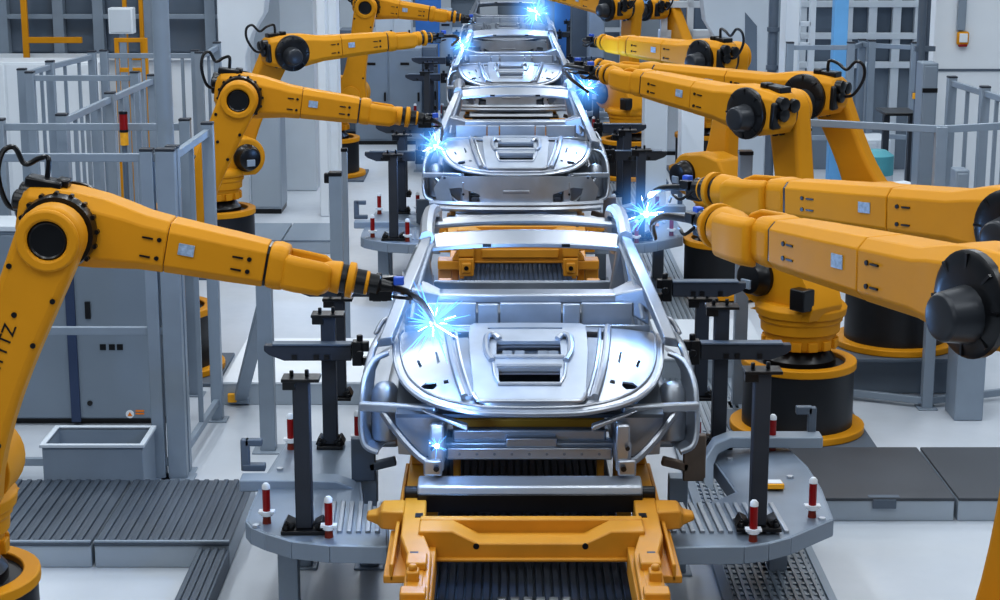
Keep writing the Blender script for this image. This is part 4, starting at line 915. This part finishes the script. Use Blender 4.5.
# big white cabin on the right with button box
y, P = onwall(18.6)
m = MB(); a, b = P(936, 0).x, P(1060, 0).x; m.span(a, b, y, y + .5, 0, 6); cw_ = m.build('machine_cabin', WHITE, None, .01); tag(cw_, 'big white machine cabin with panel joint at the back right', 'machine cabin')
m = MB(); z = P(0, 70).z; m.span(a - .01, b, y - .012, y, z - .012, z + .012); m.build('panel_joint', GREYD, cw_)
v = P(960, 30); m = MB(); m.span(v.x - .04, v.x + .04, y - .06, y, v.z, 6); cd = m.build('wall_conduit', GREY, None, .006); tag(cd, 'flat grey conduit running down the white cabin wall to the button box', 'conduit')
o = thing('button_box', 'orange and white button box on the white cabin wall', 'switch box', (P(962, 38).x, y, P(962, 38).z))
m = MB(); m.span(-.06, .06, -.06, 0, -.07, .07); m.build('housing', ORANGE, o, .02); m = MB(); m.span(-.042, .042, -.068, -.06, -.04, .05); m.build('face_plate', WHITE, o, .01); m = MB(); m.span(-.045, .045, -.066, -.02, -.085, -.06); m.build('red_band', RED, o, .008)
# panels and cabinets before the cabin
cab('slim grey control column at the edge of the white cabin', 921, 937, 63, 16.6, mt=CABG, doors=1, group='control columns', dp=.25)
cab('low grey control column in front of the white cabin', 960, 974, 170, 15.8, mt=GREY, doors=1, group='control columns', dp=.2)
# wrapped white equipment, teal sheet, dark table in the right background
q = at(905, 190, 18.5); o = thing('work_table', 'low dark bench in the right background below the glazed partition', 'bench', (q.x, q.y, 0))
m = MB(); v = onY(900, 112, q.y); m.span(-.26, .08, -.1, .4, v.z - .03, v.z); m.build('bench_top', BLACK, o, .01)
for x in (-.22, .04): m = MB(); m.span(x - .03, x + .03, 0, .08, 0, v.z - .04); m.build('leg', DARK, o)
q = at(872, 178, 17.2); o = thing('bag', 'white wrapped bundle lying on equipment behind the right fence', 'bundle', (q.x + .35, q.y, 0)); v = onY(930, 195, q.y)
m = MB(); m.lathe((-.55, 0, v.z + .05), (1, .05, .02), [(0, .01), (.03, .12), (.2, .2), (.5, .23), (.8, .2), (1.0, .13), (1.05, .01)], 16); m.v = [(.6 * (x + .03 * math.sin(9 * z + 5 * x)), .6 * y_, v.z - .12 + .6 * (z - v.z + .12 + .04 * math.sin(7 * x + 3))) for x, y_, z in m.v]; m.build('wrapped_bundle', WHITE, o, 0); m = MB(); m.span(-.36, .36, -.12, .15, 0, v.z - .16); m.build('stand', WHITE2, o, .01)
q = at(876, 162, 17.8); o = thing('teal_barrel', 'teal and white wrapped barrel behind the leaning right robot', 'barrel', (q.x, q.y, 0)); v = onY(876, 150, q.y); v2 = onY(876, 174, q.y)
m = MB(); m.lathe((0, 0, 0), (0, 0, 1), [(0, .16), (.02, .17), (v2.z, .17)], 20); m.build('barrel_body', WHITE2, o); m = MB(); m.lathe((0, 0, v2.z), (0, 0, 1), [(0, .172), (v.z - v2.z - .05, .172), (v.z - v2.z, .10)], 20); m.build('teal_wrap', TEAL, o)
cab('grey equipment housing in the right background under the dark bench', 866, 893, 140, 20.5, mt=WHITE2, doors=2, hasdet=False, group='right background housings')
m_px = at(968, 360, 13.7); m = MB(); m.span(m_px.x - .08, m_px.x + .14, m_px.y, m_px.y + .3, .0, 1.1); o = m.build('grey_column_guard', GREY, None, .01); tag(o, 'broad grey guard column beside the near right robot arm', 'guard column'); o.name = 'guard_column'
# ------------------------------------------------------------------ welding sparks
def spark(label, p, size, seed, power=40, n=46, lk=1.0):
    rr = random.Random(seed); o = thing('welding_spark', label, 'spark', p, 0, 'blue-white welding sparks')
    m = MB(); bm_ = bmesh.new(); bmesh.ops.create_icosphere(bm_, subdivisions=2, radius=.022 * size ** .5); m.add([v.co.copy() for v in bm_.verts], [tuple(v.index for v in f.verts) for f in bm_.faces]); bm_.free(); m.build('arc_core', SPARKW, o)
    for nm, mt_, k, L0, L1, r in (('white_streak', SPARKW, n // 5, .03, .13 * lk, .005), ('blue_streak', SPARKB, n, .05, .17 * lk, .008)):
        m = MB()
        for _ in range(k):
            d = Vector((rr.gauss(0, 1), rr.gauss(0, .7), rr.gauss(.1, .8))).normalized(); L = rr.uniform(L0, L1) * size; a = d * rr.uniform(0, .25) * L
            m.cyl(a, a + d * L, r * size * rr.uniform(.5, 1.2), .0006, 5)
        tag(m.build(nm, mt_, o, smooth=0), kind='stuff')
    m = MB(); bm_ = bmesh.new(); bmesh.ops.create_icosphere(bm_, subdivisions=3, radius=1.0); m.add([v.co.copy() for v in bm_.verts], [tuple(v.index for v in f.verts) for f in bm_.faces]); bm_.free(); g = m.build('arc_haze', GLOW, o); g.scale = (.40 * size,) * 3
    l = bpy.data.lights.new('arc_light', 'POINT'); l.energy = power; l.color = (.25, .5, 1); l.shadow_soft_size = .05; lo = bpy.data.objects.new('arc_light', l); COL.objects.link(lo); lo.location = Vector(p) + Vector((0, -.12, .12))
    return o
spark('large blue-white spark where the left torch meets the nearest hood', at(433, 323, 9.8), .9, 1, 34, 60, 1.5)
spark('blue spark on the right roof corner of the nearest car', at(646, 214, 10.9), .8, 2, 20)
spark('blue spark at the left pillar foot of the second car', at(436, 146, 17.6), 1.0, 3, 30)
spark('blue spark on the right roof corner of the second car', at(586, 88, 18.9), 1.0, 4, 22)
spark('blue spark on the right of the third car roof', at(536, 12, 27.2), 1.4, 5, 40)
spark('small blue spark at the left pillar of the third car', at(462, 45, 26.4), 1.0, 6, 25)
spark('small blue glint at the front left rail of the nearest car', at(437, 446, 9.45), .4, 7, 8, 24)
# ------------------------------------------------------------------ light
w = bpy.data.worlds.new('world'); SC.world = w; w.use_nodes = True; nt = w.node_tree; bg = nt.nodes['Background']
tc = nt.nodes.new('ShaderNodeTexCoord'); sp = nt.nodes.new('ShaderNodeSeparateXYZ'); cr = nt.nodes.new('ShaderNodeValToRGB')
nt.links.new(tc.outputs['Generated'], sp.inputs[0]); nt.links.new(sp.outputs['Z'], cr.inputs['Fac']); nt.links.new(cr.outputs['Color'], bg.inputs['Color'])
e = cr.color_ramp.elements; e[0].position = 0; e[0].color = (.16, .19, .23, 1); e[1].position = .9; e[1].color = (.80, .88, .96, 1)
k = cr.color_ramp.elements.new(.35); k.color = (.27, .32, .38, 1)
bg.inputs['Strength'].default_value = .55
def area(loc, sx, sy, power, rot=(0, 0, 0), col=(.93, .97, 1)):
    l = bpy.data.lights.new('ceiling_and_fill_lamp', 'AREA'); l.shape = 'RECTANGLE'; l.size = sx; l.size_y = sy; l.energy = power; l.color = col
    o = bpy.data.objects.new('ceiling_and_fill_lamp', l); COL.objects.link(o); o.location = loc; o.rotation_euler = rot
for x in (-5.5, -1.8, 1.9, 5.6):
    for yy in (5, 12, 19, 26, 33): area((x, yy, 7.5), .5, 4.5, 105)
area((-3, -3, 6.5), 5, 2, 90, (math.radians(55), 0, math.radians(-15)))  # unseen front fill light behind the camera, tilted toward the line
SC.view_settings.view_transform = 'Standard'
SC.view_settings.look = 'Medium High Contrast'
SC.view_settings.exposure = .0
SC.cycles.max_bounces = 8; SC.cycles.volume_bounces = 0
